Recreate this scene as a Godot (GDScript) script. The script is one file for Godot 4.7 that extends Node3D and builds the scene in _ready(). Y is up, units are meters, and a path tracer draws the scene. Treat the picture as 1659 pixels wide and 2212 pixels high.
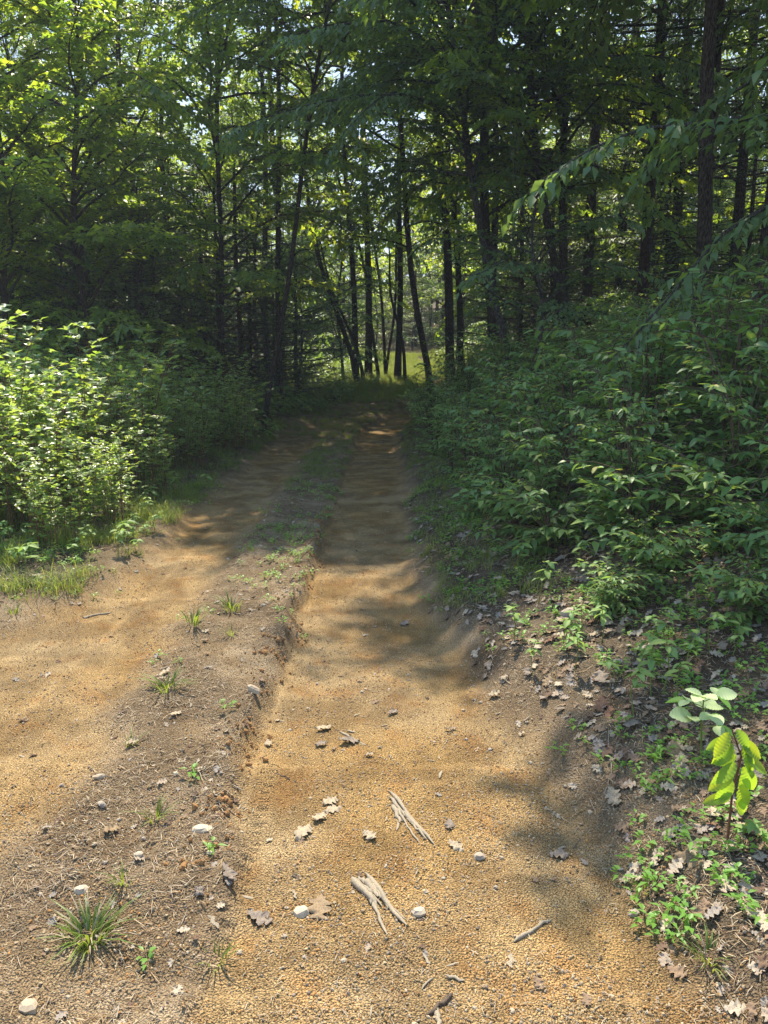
extends Node3D
# A two-rut dirt trail running into a leafy wood, seen against the sun.  -z is ahead, metres.

const F := 1661.0            # focal length in picture units (1659 wide)
var rng := RandomNumberGenerator.new()
var nA := FastNoiseLite.new()
var nB := FastNoiseLite.new()
var nC := FastNoiseLite.new()
var nD := FastNoiseLite.new()
var M := {}
var taken := {}
const SUN_AZ := -10.0        # degrees, left of straight ahead
const SUN_EL := 57.0

# ------------------------------------------------------------------ mesh helpers
class MB:
	var v := PackedVector3Array()
	var n := PackedVector3Array()
	var c := PackedColorArray()
	var i := PackedInt32Array()

func put(mesh: ArrayMesh, b: MB, m: Material) -> void:
	if b.v.is_empty():
		return
	var a := []
	a.resize(Mesh.ARRAY_MAX)
	a[Mesh.ARRAY_VERTEX] = b.v
	a[Mesh.ARRAY_NORMAL] = b.n
	if b.c.size() == b.v.size():
		a[Mesh.ARRAY_COLOR] = b.c
	a[Mesh.ARRAY_INDEX] = b.i
	mesh.add_surface_from_arrays(Mesh.PRIMITIVE_TRIANGLES, a)
	mesh.surface_set_material(mesh.get_surface_count() - 1, m)

func one(b: MB, m: Material) -> ArrayMesh:
	var mesh := ArrayMesh.new()
	put(mesh, b, m)
	return mesh

func tube(b: MB, pts: PackedVector3Array, rad: PackedFloat32Array, sides: int) -> void:
	var k := pts.size()
	var t := (pts[1] - pts[0]).normalized()
	var a := t.cross(Vector3(0.31, 0.17, 0.93)).normalized()
	var first := b.v.size()
	for q in k:
		if q > 0 and q < k - 1:
			t = (pts[q + 1] - pts[q - 1]).normalized()
		elif q == k - 1:
			t = (pts[q] - pts[q - 1]).normalized()
		a = (a - t * a.dot(t)).normalized()
		var bb := t.cross(a)
		for s in sides:
			var an := TAU * s / sides
			var r := a * cos(an) + bb * sin(an)
			b.v.append(pts[q] + r * rad[q])
			b.n.append(r)
	for q in k - 1:
		for s in sides:
			var p00 := first + q * sides + s
			var p01 := first + q * sides + (s + 1) % sides
			b.i.append_array([p00, p00 + sides, p01, p01, p00 + sides, p01 + sides])

func leaf4(b: MB, p: Vector3, d: Vector3, nr: Vector3, L: float, W: float, droop: float) -> void:
	var s := d.cross(nr).normalized()
	nr = s.cross(d).normalized()
	var f := b.v.size()
	var mid := p + d * (L * 0.46)
	b.v.append(p); b.v.append(mid); b.v.append(p + d * L - nr * (L * droop))
	b.v.append(p + d * (L * 0.4) + s * (W * 0.5) + nr * (W * 0.16))
	b.v.append(p + d * (L * 0.4) - s * (W * 0.5) + nr * (W * 0.16))
	b.n.append(nr); b.n.append(nr); b.n.append((nr + d * droop).normalized())
	b.n.append((nr - s * 0.35).normalized()); b.n.append((nr + s * 0.35).normalized())
	b.i.append_array([f, f + 1, f + 3, f + 1, f + 2, f + 3, f, f + 4, f + 1, f + 1, f + 4, f + 2])

func rv(s := 1.0) -> Vector3:
	return Vector3(rng.randf_range(-s, s), rng.randf_range(-s, s), rng.randf_range(-s, s))

func rr(a: float, b: float) -> float:
	return rng.randf_range(a, b)

# ------------------------------------------------------------------ scene helpers
func numbered(called: String) -> String:
	var k: int = taken.get(called, 0)
	taken[called] = k + 1
	return called if k == 0 else "%s_%03d" % [called, k]

func tag(o: Node3D, label: String, category: String, group := "", kind := "") -> void:
	if label: o.set_meta("label", label)
	if category: o.set_meta("category", category)
	if group: o.set_meta("group", group)
	if kind: o.set_meta("kind", kind)

func thing(called: String, at: Vector3, label: String, category: String, group := "", turn := 0.0) -> Node3D:
	var o := Node3D.new()
	o.name = numbered(called)
	add_child(o, true)
	o.position = at
	o.rotation.y = turn
	tag(o, label, category, group)
	return o

func part(called: String, mesh: Mesh, parent: Node3D) -> MeshInstance3D:
	var o := MeshInstance3D.new()
	o.name = called
	o.mesh = mesh
	parent.add_child(o, true)
	return o

func top(called: String, mesh: Mesh, xf: Transform3D, label: String, category: String, group := "", kind := "") -> MeshInstance3D:
	var o := MeshInstance3D.new()
	o.name = numbered(called)
	o.mesh = mesh
	add_child(o, true)
	o.transform = xf
	tag(o, label, category, group, kind)
	return o

func copy(src: Node3D, at: Vector3, turn: float, s: float, label: String, group := "") -> Node3D:
	var o: Node3D = src.duplicate()
	var base: String = src.get_meta("base_name")
	o.name = numbered(base)
	add_child(o, true)
	o.position = at
	o.rotation = Vector3(0, turn, 0)
	o.scale = Vector3(s, s, s)
	o.set_meta("label", label)
	if group: o.set_meta("group", group)
	return o

func scatter(called: String, mesh: Mesh, xfs: Array, cols: PackedColorArray, label: String, category: String) -> void:
	var mm := MultiMesh.new()
	mm.transform_format = MultiMesh.TRANSFORM_3D
	mm.use_colors = cols.size() > 0
	mm.mesh = mesh
	mm.instance_count = xfs.size()
	for k in xfs.size():
		mm.set_instance_transform(k, xfs[k])
		if cols.size() > 0:
			mm.set_instance_color(k, cols[k])
	var o := MultiMeshInstance3D.new()
	o.name = numbered(called)
	o.multimesh = mm
	add_child(o, true)
	tag(o, label, category, "", "stuff")

# ------------------------------------------------------------------ terrain
func shift(d: float) -> float:
	return 1.7 * smoothstep(14.0, 25.0, d)

func right_edge(d: float) -> float:
	return lerpf(0.78, 0.27, smoothstep(1.4, 5.2, d))

func rut_mask(x: float, d: float) -> float:    # 1 on the bare soil of the wheel tracks
	var u := x - shift(d)
	var w := nB.get_noise_2d(x * 1.3, d * 1.3) * 0.12
	var re := right_edge(d) + w
	var le := -0.52 + 0.1 * smoothstep(3.0, 1.4, d) + w * 0.7
	var a := smoothstep(le - 0.05, le + 0.03, u) * (1.0 - smoothstep(re - 0.12, re + 0.1, u))
	var l0 := lerpf(-2.9, -1.92, smoothstep(1.8, 5.4, d)) + w
	var l1 := -1.2 + w + 0.1 * smoothstep(4.0, 1.5, d)
	var b := smoothstep(l0 - 0.15, l0 + 0.15, u) * (1.0 - smoothstep(l1 - 0.15, l1 + 0.15, u))
	b *= 1.0 - smoothstep(12.0, 16.0, d)
	a *= lerpf(1.0, clampf(0.35 + 2.2 * nB.get_noise_2d(x * 1.5, d * 0.8 + 20.0), 0.0, 1.0), smoothstep(15.0, 20.0, d))
	return maxf(a, b) * (1.0 - smoothstep(36.0, 41.0, d))

func trail_mask(x: float, d: float) -> float:  # 1 over the whole trail with its middle strip
	var u := x - shift(d)
	var w := nB.get_noise_2d(x * 0.9 + 7.0, d * 0.9) * 0.18
	var l := lerpf(-3.4, -2.1, smoothstep(1.8, 5.6, d)) + w
	var r := right_edge(d) + 0.02 + w
	return smoothstep(l - 0.25, l + 0.2, u) * (1.0 - smoothstep(r - 0.1, r + 0.16, u)) * (1.0 - smoothstep(24.0, 30.0, d))

func H(x: float, z: float) -> float:
	var d := -z
	var u := x - shift(d)
	var e := 0.0
	if d > 14.0:
		e = 0.062 * (d - 14.0) * smoothstep(14.0, 24.0, d) + 0.05 * maxf(0.0, d - 40.0)
	# right bank, left shoulder
	var r := u - right_edge(d)
	if r > 0.0:
		e += 0.31 * r - 0.05 * minf(r, 1.0) + 0.05 * smoothstep(0.0, 0.22, r)
		if r > 4.0:
			e -= 0.2 * (r - 4.0)
	if u < -2.0:
		e += 0.05 * smoothstep(-2.0, -2.8, u) - 0.012 * (-2.0 - u)
	# grassy mound left of the bend
	e += 0.28 * exp(-(pow((u + 2.6) / 0.9, 2.0) + pow((d - 16.2) / 1.6, 2.0)))
	var fade := 1.0 / (1.0 + d * 0.02)
	var m := rut_mask(x, d) if d < 45.0 else 0.0
	e -= 0.075 * m * (1.0 - 0.55 * smoothstep(4.5, 1.5, d))
	e += 0.05 * nA.get_noise_2d(x * 0.5, z * 0.5) + (0.008 + 0.03 * (1.0 - m)) * nB.get_noise_2d(x, z)
	if d < 25.0:
		e += (0.0075 + 0.010 * (1.0 - m)) * nC.get_noise_2d(x, z) * fade
		if d < 7.0:
			e += (0.0045 + 0.004 * (1.0 - m)) * nD.get_noise_2d(x, z)
			# crumbled step on the left edge of the right rut
			var q := u + 0.53
			e += 0.045 * exp(-pow((q + 0.06) / 0.045, 2.0)) * clampf(0.5 + 1.3 * nC.get_noise_2d(x * 0.7, z * 0.7 + 9.0), 0.0, 1.0) * smoothstep(2.2, 3.2, d)
			# tread blocks pressed into the soft soil
			var tx := x + 0.4 + 0.004 * sin(d * 20.0)
			if d > 1.75 and d < 2.75 and absf(tx) < 0.06:
				var f := fmod(d, 0.05) / 0.05
				if tx < 0.0 and tx > -0.05:
					e -= 0.011 * smoothstep(0.1, 0.25, f) * (1.0 - smoothstep(0.5, 0.65, f))
				elif absf(tx - 0.045) < 0.009:
					e -= 0.006
	return e

func ground_color(x: float, d: float) -> Color:
	var m := rut_mask(x, d)
	var t := trail_mask(x, d)
	var a := nB.get_noise_2d(x * 0.8 + 31.0, d * 0.8)
	var b := nC.get_noise_2d(x * 0.6, d * 0.6 + 55.0)
	var floor_c := Color(0.13, 0.1, 0.068).lerp(Color(0.21, 0.17, 0.12), clampf(0.5 + a, 0, 1))
	var u := x - shift(d)
	var grassy := 0.0
	if u < 0.6 and u > -4.5 and d > 4.0:
		grassy = 0.6 * (1.0 - m)
	floor_c = floor_c.lerp(Color(0.07, 0.085, 0.028), 0.75 * grassy * clampf(0.75 + a, 0, 1))
	var ridge := Color(0.33, 0.24, 0.14).lerp(Color(0.45, 0.355, 0.235), clampf(0.5 + 1.2 * b, 0, 1))
	ridge = ridge.lerp(Color(0.26, 0.195, 0.125), clampf(0.3 + 1.6 * a, 0, 0.8))
	var soil := Color(0.5, 0.33, 0.14).lerp(Color(0.52, 0.385, 0.21), clampf(0.5 + 1.1 * a, 0, 1))
	soil = soil.lerp(Color(0.47, 0.26, 0.095), clampf(b * 1.4 - 0.2, 0, 0.6))
	return floor_c.lerp(ridge.lerp(soil, m), t)

func build_ground() -> void:
	var xs := PackedFloat32Array()
	var left := []
	var x := -2.6
	var s := 0.02
	while x > -95.0:
		s *= 1.065
		x -= s
		left.append(x)
	left.reverse()
	for q in left: xs.append(q)
	x = -2.6
	while x < 1.5:
		xs.append(x)
		x += 0.01 if x > -0.48 and x < -0.32 else 0.022
	s = 0.02
	while x < 95.0:
		xs.append(x)
		s *= 1.065
		x += s
	var ds := PackedFloat32Array()
	var d := -6.0
	while d < 0.9:
		ds.append(d)
		d += 0.3
	d = 0.9
	while d < 150.0:
		ds.append(d)
		d += 0.0085 if d > 1.7 and d < 2.8 else maxf(0.0145, 0.0078 * d)
	var nx := xs.size()
	var nd := ds.size()
	var v := PackedVector3Array()
	var c := PackedColorArray()
	var tm := PackedFloat32Array()
	v.resize(nx * nd); c.resize(nx * nd); tm.resize(nx * nd)
	for j in nd:
		for i in nx:
			var k := j * nx + i
			v[k] = Vector3(xs[i], H(xs[i], -ds[j]), -ds[j])
			var near: bool = absf(xs[i]) < 12.0 or ds[j] < 14.0
			c[k] = ground_color(xs[i], ds[j]) if near else Color(0.12, 0.09, 0.055)
			tm[k] = trail_mask(xs[i], ds[j]) if absf(xs[i]) < 6.0 and ds[j] < 60.0 else 0.0
	var n := PackedVector3Array()
	n.resize(nx * nd)
	for j in nd:
		for i in nx:
			var ex := v[j * nx + mini(i + 1, nx - 1)] - v[j * nx + maxi(i - 1, 0)]
			var ez := v[mini(j + 1, nd - 1) * nx + i] - v[maxi(j - 1, 0) * nx + i]
			n[j * nx + i] = ex.cross(ez).normalized()
	var ia := PackedInt32Array()
	var ib := PackedInt32Array()
	for j in nd - 1:
		for i in nx - 1:
			var p := j * nx + i
			var q := [p, p + nx, p + 1, p + 1, p + nx, p + nx + 1]
			if tm[p] + tm[p + 1] + tm[p + nx] + tm[p + nx + 1] > 2.0: ia.append_array(q)
			else: ib.append_array(q)
	for g in [["dirt_trail", ia, "rutted orange dirt trail with two wheel tracks leading into the wood"], ["forest_floor", ib, "brown forest floor rising gently into the wood"]]:
		var remap := PackedInt32Array()
		remap.resize(nx * nd)
		remap.fill(-1)
		var b := MB.new()
		for k in g[1]:
			if remap[k] < 0:
				remap[k] = b.v.size()
				b.v.append(v[k]); b.n.append(n[k]); b.c.append(c[k])
			b.i.append(remap[k])
		top(g[0], one(b, M.soil), Transform3D(), g[2], "ground", "", "structure")

# ------------------------------------------------------------------ materials
func leaf_mat(col: Color, back: Color, rough := 0.5, spec := 0.35) -> StandardMaterial3D:
	var m := StandardMaterial3D.new()
	m.albedo_color = col.linear_to_srgb()
	m.roughness = rough
	m.metallic_specular = spec
	m.cull_mode = BaseMaterial3D.CULL_DISABLED
	m.backlight_enabled = true
	m.backlight = back.linear_to_srgb()
	return m

func noise_tex(freq: float, lo: Color, hi: Color, size := 512, type := FastNoiseLite.TYPE_SIMPLEX_SMOOTH, oct := 4, a := 0.25, b := 0.75) -> NoiseTexture2D:
	var f := FastNoiseLite.new()
	f.seed = int(freq * 1000.0) + 3
	f.noise_type = type
	f.frequency = freq
	f.fractal_octaves = oct
	f.fractal_gain = 0.6
	var t := NoiseTexture2D.new()
	t.width = size
	t.height = size
	t.seamless = true
	t.noise = f
	var g := Gradient.new()
	g.offsets = PackedFloat32Array([a, b])
	g.colors = PackedColorArray([lo, hi])
	t.color_ramp = g
	return t

func rough_mat(col: Color, tex: Texture2D, scale: Vector3, rough := 0.9, vc := false) -> StandardMaterial3D:
	var m := StandardMaterial3D.new()
	m.albedo_color = col.linear_to_srgb()
	m.roughness = rough
	m.metallic_specular = 0.25
	m.vertex_color_use_as_albedo = vc
	if tex:
		m.albedo_texture = tex
		m.uv1_triplanar = true
		m.uv1_scale = scale
	return m

func build_materials() -> void:
	var grain := noise_tex(0.12, Color(0.6, 0.57, 0.54), Color(1, 1, 1), 1024, FastNoiseLite.TYPE_SIMPLEX, 4, 0.25, 0.62)
	var coarse := noise_tex(0.012, Color(0.8, 0.79, 0.78), Color(1, 1, 1), 512, FastNoiseLite.TYPE_SIMPLEX_SMOOTH, 5, 0.3, 0.7)
	var relief := noise_tex(0.13, Color.BLACK, Color.WHITE, 1024, FastNoiseLite.TYPE_SIMPLEX, 5, 0.1, 0.9)
	var soil := rough_mat(Color(1, 1, 1), grain, Vector3(0.9, 0.9, 0.9), 0.95, true)
	soil.uv1_world_triplanar = true
	soil.detail_enabled = true
	soil.detail_blend_mode = BaseMaterial3D.BLEND_MODE_MUL
	soil.detail_albedo = coarse
	soil.detail_uv_layer = BaseMaterial3D.DETAIL_UV_2
	soil.uv2_triplanar = true
	soil.uv2_world_triplanar = true
	soil.uv2_scale = Vector3(0.37, 0.37, 0.37)
	soil.heightmap_enabled = true
	soil.heightmap_texture = relief
	soil.heightmap_scale = 1.7
	M.soil = soil
	var streak := noise_tex(0.03, Color(0.35, 0.34, 0.33), Color(1, 1, 1), 512, FastNoiseLite.TYPE_SIMPLEX, 5, 0.2, 0.8)
	var bark_relief := noise_tex(0.035, Color.BLACK, Color.WHITE, 512, FastNoiseLite.TYPE_SIMPLEX, 4, 0.2, 0.8)
	for k in [["bark", Color(0.115, 0.09, 0.07)], ["bark_grey", Color(0.17, 0.155, 0.135)], ["bark_red", Color(0.13, 0.085, 0.06)]]:
		var m := rough_mat(k[1], streak, Vector3(3.0, 0.7, 3.0), 0.95)
		m.heightmap_enabled = true
		m.heightmap_texture = bark_relief
		m.heightmap_scale = 3.0
		M[k[0]] = m
	M.twig = rough_mat(Color(0.09, 0.065, 0.045), null, Vector3.ONE)
	M.cane = rough_mat(Color(0.12, 0.06, 0.035), null, Vector3.ONE, 0.7)
	M.green_stem = rough_mat(Color(0.12, 0.16, 0.04), null, Vector3.ONE, 0.6)
	# crowns: each kind has three tones
	M.maple = [leaf_mat(Color(0.06, 0.1, 0.024), Color(0.44, 0.58, 0.04)), leaf_mat(Color(0.05, 0.085, 0.022), Color(0.34, 0.5, 0.035)), leaf_mat(Color(0.085, 0.125, 0.028), Color(0.58, 0.68, 0.05))]
	M.beech = [leaf_mat(Color(0.058, 0.1, 0.042), Color(0.22, 0.34, 0.05)), leaf_mat(Color(0.07, 0.115, 0.052), Color(0.24, 0.36, 0.06)), leaf_mat(Color(0.05, 0.085, 0.036), Color(0.2, 0.3, 0.04))]
	M.oak = [leaf_mat(Color(0.05, 0.08, 0.03), Color(0.26, 0.36, 0.035)), leaf_mat(Color(0.06, 0.092, 0.035), Color(0.32, 0.43, 0.04)), leaf_mat(Color(0.044, 0.07, 0.027), Color(0.22, 0.32, 0.035))]
	M.pine = [leaf_mat(Color(0.028, 0.055, 0.022), Color(0.05, 0.09, 0.02), 0.5), leaf_mat(Color(0.035, 0.065, 0.025), Color(0.06, 0.1, 0.02), 0.5), leaf_mat(Color(0.045, 0.07, 0.025), Color(0.06, 0.1, 0.02), 0.5)]
	M.bramble = [leaf_mat(Color(0.08, 0.145, 0.035), Color(0.34, 0.5, 0.05), 0.4, 0.5), leaf_mat(Color(0.12, 0.185, 0.075), Color(0.4, 0.54, 0.08), 0.4, 0.5), leaf_mat(Color(0.11, 0.16, 0.04), Color(0.48, 0.58, 0.06), 0.42, 0.5)]
	M.shrub = [leaf_mat(Color(0.1, 0.18, 0.055), Color(0.22, 0.35, 0.05), 0.55, 0.35), leaf_mat(Color(0.075, 0.135, 0.048), Color(0.18, 0.29, 0.05), 0.5, 0.4), leaf_mat(Color(0.14, 0.21, 0.06), Color(0.27, 0.38, 0.05), 0.6, 0.3)]
	M.shrub_old = leaf_mat(Color(0.2, 0.2, 0.05), Color(0.36, 0.36, 0.05), 0.6)
	M.seedling = [leaf_mat(Color(0.09, 0.2, 0.04), Color(0.42, 0.62, 0.03), 0.45), leaf_mat(Color(0.12, 0.21, 0.03), Color(0.55, 0.66, 0.03), 0.45)]
	M.pale_leaf = leaf_mat(Color(0.34, 0.42, 0.22), Color(0.4, 0.5, 0.12), 0.6)
	M.grass = [leaf_mat(Color(0.07, 0.115, 0.022), Color(0.28, 0.36, 0.03), 0.5), leaf_mat(Color(0.12, 0.15, 0.045), Color(0.34, 0.38, 0.05), 0.5)]
	M.petal = leaf_mat(Color(0.62, 0.6, 0.55), Color(0.4, 0.4, 0.36), 0.6)
	var vein := noise_tex(0.11, Color(0.74, 0.72, 0.7), Color(1, 1, 1), 256, FastNoiseLite.TYPE_SIMPLEX, 4)
	M.litter = rough_mat(Color(1, 1, 1), vein, Vector3(6, 6, 6), 0.8, true)
	M.litter.cull_mode = BaseMaterial3D.CULL_DISABLED
	for k in [["dry_pale", Color(0.38, 0.315, 0.225)], ["dry_tan", Color(0.27, 0.2, 0.125)], ["dry_brown", Color(0.17, 0.1, 0.065)], ["dry_grey", Color(0.24, 0.2, 0.165)]]:
		M[k[0]] = rough_mat(k[1], vein, Vector3(7, 7, 7), 0.75)
	M.stone = rough_mat(Color(1, 1, 1), vein, Vector3(9, 9, 9), 0.85, true)
	for k in [["white_rock", Color(0.5, 0.43, 0.33)], ["tan_rock", Color(0.45, 0.37, 0.27)], ["grey_rock", Color(0.36, 0.31, 0.255)]]:
		M[k[0]] = rough_mat(k[1], vein, Vector3(14, 14, 14), 0.85)
	M.dead_wood = rough_mat(Color(0.55, 0.47, 0.35), streak, Vector3(40, 6, 40), 0.85)
	M.dark_wood = rough_mat(Color(0.2, 0.15, 0.11), streak, Vector3(20, 20, 20), 0.9)

# ------------------------------------------------------------------ trees
# o: h height, r0 girth, lean (offset of the top), hb crown base, R reach, n limbs, leaf, mats, bark, kind
func tree_meshes(o: Dictionary) -> Array:
	var h: float = o.h
	var bw := MB.new()
	var limbs := []
	var lv := [MB.new(), MB.new(), MB.new()]
	var lean: Vector3 = o.get("lean", Vector3.ZERO)
	var kind: String = o.get("kind", "broad")
	var steps := 12
	var pts := PackedVector3Array()
	var rad := PackedFloat32Array()
	var wob: float = o.get("wob", 0.12)
	var ph := rr(0, TAU)
	var ph2 := rr(0, TAU)
	for q in steps + 1:
		var t := float(q) / steps
		var w := wob * sin(t * PI)
		pts.append(Vector3(lean.x * t + w * sin(t * 7.0 + ph), h * t, lean.z * t + w * cos(t * 6.0 + ph2)))
		var r: float = o.r0 * 0.78 * pow(1.0 - t, 0.75) + 0.012
		if q == 0: r *= 1.35
		rad.append(r)
	pts[0].y = -0.35
	tube(bw, pts, rad, 9)
	var n: int = int(o.n * 1.25)
	var hb: float = o.hb * (0.72 if kind == "broad" else 0.9)
	var R: float = o.R
	var L: float = o.leaf
	var mats: Array = o.mats
	var dens: float = o.get("dens", 1.0)
	var dead: int = o.get("dead", 0)
	for q in n + dead:
		var bare := q >= n
		var s := (q + rr(0.1, 0.9)) / n if not bare else 0.0
		var y := hb + (h * 0.98 - hb) * pow(s, 1.05) if not bare else rr(hb * 0.35, hb * 1.0)
		var t := y / h
		var fi := clampf(t * steps, 0.0, steps - 0.01)
		var p := pts[int(fi)].lerp(pts[int(fi) + 1], fi - int(fi))
		var az := q * 2.399 + rr(-0.5, 0.5)
		var reach := R * rr(0.7, 1.15)
		if kind == "conifer":
			reach *= clampf(1.05 - s, 0.08, 1.0)
		else:
			reach *= pow(clampf(sin(PI * (0.22 + 0.74 * s)), 0.05, 1.0), 0.7)
		if bare: reach = R * rr(0.15, 0.45)
		if o.has("reach_to") and not bare:
			var want: Vector3 = o.reach_to
			reach *= 1.0 + 0.8 * maxf(0.0, Vector3(cos(az), 0, sin(az)).dot(want))
		var el := rr(0.25, 0.95) + 0.4 * s
		el += o.get("el", 0.0)
		if kind == "conifer": el = rr(-0.15, 0.2)
		var dir := Vector3(cos(az) * cos(el), sin(el), sin(az) * cos(el))
		var lp := PackedVector3Array([p])
		var lr := PackedFloat32Array([maxf(0.008, minf(rad[int(fi)] * 0.55, 0.008 * reach + 0.004))])
		var k := 6
		for e in k:
			dir = (dir + Vector3(rr(-0.28, 0.28), rr(-0.3, 0.02) if kind != "conifer" else 0.03, rr(-0.18, 0.18))).normalized()
			lp.append(lp[e] + dir * reach / k)
			lr.append(lr[0] * (1.0 - float(e + 1) / k) + 0.004)
		var bl := MB.new()
		limbs.append(bl)
		tube(bl, lp, lr, 5)
		if bare:
			continue
		# side sprays
		var m := int(maxf(4.0, reach / 0.15 * dens))
		for e in m:
			var f := lerpf(0.18, 1.0, (e + rr(0.0, 1.0)) / m) * k
			f = minf(f, k - 0.01)
			var a := lp[int(f)].lerp(lp[int(f) + 1], f - int(f))
			var ld := (lp[int(f) + 1] - lp[int(f)]).normalized()
			var sgn := 1.0 if e % 2 == 0 else -1.0
			var td := ld.rotated(Vector3.UP, sgn * rr(0.4, 1.2)) + Vector3(0, rr(-0.2, 0.25), 0)
			td = td.normalized()
			var tl := rr(0.35, 0.85) * (0.45 + 0.2 * R) * (1.15 - 0.5 * f / k)
			if kind == "conifer": tl *= 0.7
			var droop: float = o.get("droop", 0.25)
			var end := a + td * tl - Vector3(0, droop * tl * 0.5, 0)
			var midp := a + td * tl * 0.5 - Vector3(0, droop * tl * 0.08, 0)
			tube(bl, PackedVector3Array([a, midp, end]), PackedFloat32Array([0.006, 0.004, 0.002]), 3)
			var cnt := int(tl / (L * 0.42)) + 2
			if kind == "conifer": cnt = int(tl / 0.022) + 2
			var box: MB = lv[rng.randi() % 3]
			for g in cnt:
				var ft := (g + 0.5) / cnt
				var lpz := a.lerp(midp, ft * 2.0) if ft < 0.5 else midp.lerp(end, ft * 2.0 - 1.0)
				var sd := 1.0 if g % 2 == 0 else -1.0
				if kind == "conifer":
					var nd := (td * 0.6 + rv(1.0)).normalized()
					leaf4(box, lpz, nd, (Vector3.UP + rv(0.4)).normalized(), L * rr(0.7, 1.2), L * 0.2, 0.05)
				else:
					var nd := (td.rotated(Vector3.UP, sd * rr(0.4, 1.25)) + Vector3(0, rr(-0.5, 0.1) - droop * 0.6, 0)).normalized()
					leaf4(box, lpz + rv(0.02), nd, (Vector3.UP + rv(0.55)).normalized(), L * rr(0.65, 1.2), L * o.get("wide", 0.58) * rr(0.85, 1.15), rr(0.05, 0.3))
	var crown := ArrayMesh.new()
	for q in 3: put(crown, lv[q], mats[q])
	return [one(bw, o.bark), crown, limbs, o.bark]

func joined_limbs(trunk: Node3D, ms: Array) -> void:
	var b := MB.new()
	for l in ms[2]:
		var f := b.v.size()
		b.v.append_array(l.v)
		b.n.append_array(l.n)
		for k in l.i: b.i.append(k + f)
	part("limbs", one(b, ms[3]), trunk)

func tree(called: String, px: float, d: float, o: Dictionary, label: String, group := "", category := "tree") -> Node3D:
	var x := (px - 829.5) / F * 0.979 * d
	return tree_at(called, x, -d, o, label, group, category)

func tree_at(called: String, x: float, z: float, o: Dictionary, label: String, group := "", category := "tree") -> Node3D:
	var t := thing(called, Vector3(x, H(x, z), z), label, category, group)
	t.set_meta("base_name", called)
	rng.seed = 1000 + int(absf(x) * 131.0) * 31 + int(absf(z) * 57.0)
	var ms := tree_meshes(o)
	var tr := part("trunk", ms[0], t)
	for lb in ms[2]: part("limb", one(lb, ms[3]), tr)
	if ms[1].get_surface_count() > 0: part("crown", ms[1], t)
	return t

func maple(h: float, hb: float, R: float, n: int, r0: float, more := {}) -> Dictionary:
	var o := {"h": h, "hb": hb, "R": R, "n": n, "r0": r0, "leaf": 0.12, "wide": 0.8, "mats": M.maple, "bark": M.bark, "droop": 0.3}
	o.merge(more, true)
	return o

func oak(h: float, hb: float, R: float, n: int, r0: float, more := {}) -> Dictionary:
	var o := {"h": h, "hb": hb, "R": R, "n": n, "r0": r0, "leaf": 0.13, "wide": 0.55, "mats": M.oak, "bark": M.bark, "droop": 0.2, "dead": 5}
	o.merge(more, true)
	return o

func beech(h: float, hb: float, R: float, n: int, r0: float, more := {}) -> Dictionary:
	var o := {"h": h, "hb": hb, "R": R, "n": n, "r0": r0, "leaf": 0.105, "wide": 0.5, "mats": M.beech, "bark": M.bark_grey, "droop": 0.55}
	o.merge(more, true)
	return o

func pine(h: float, hb: float, R: float, n: int, r0: float, more := {}) -> Dictionary:
	var o := {"h": h, "hb": hb, "R": R, "n": n, "r0": r0, "leaf": 0.1, "mats": M.pine, "bark": M.bark_red, "kind": "conifer", "dead": 7, "wob": 0.03, "droop": 0.15}
	o.merge(more, true)
	return o

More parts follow.
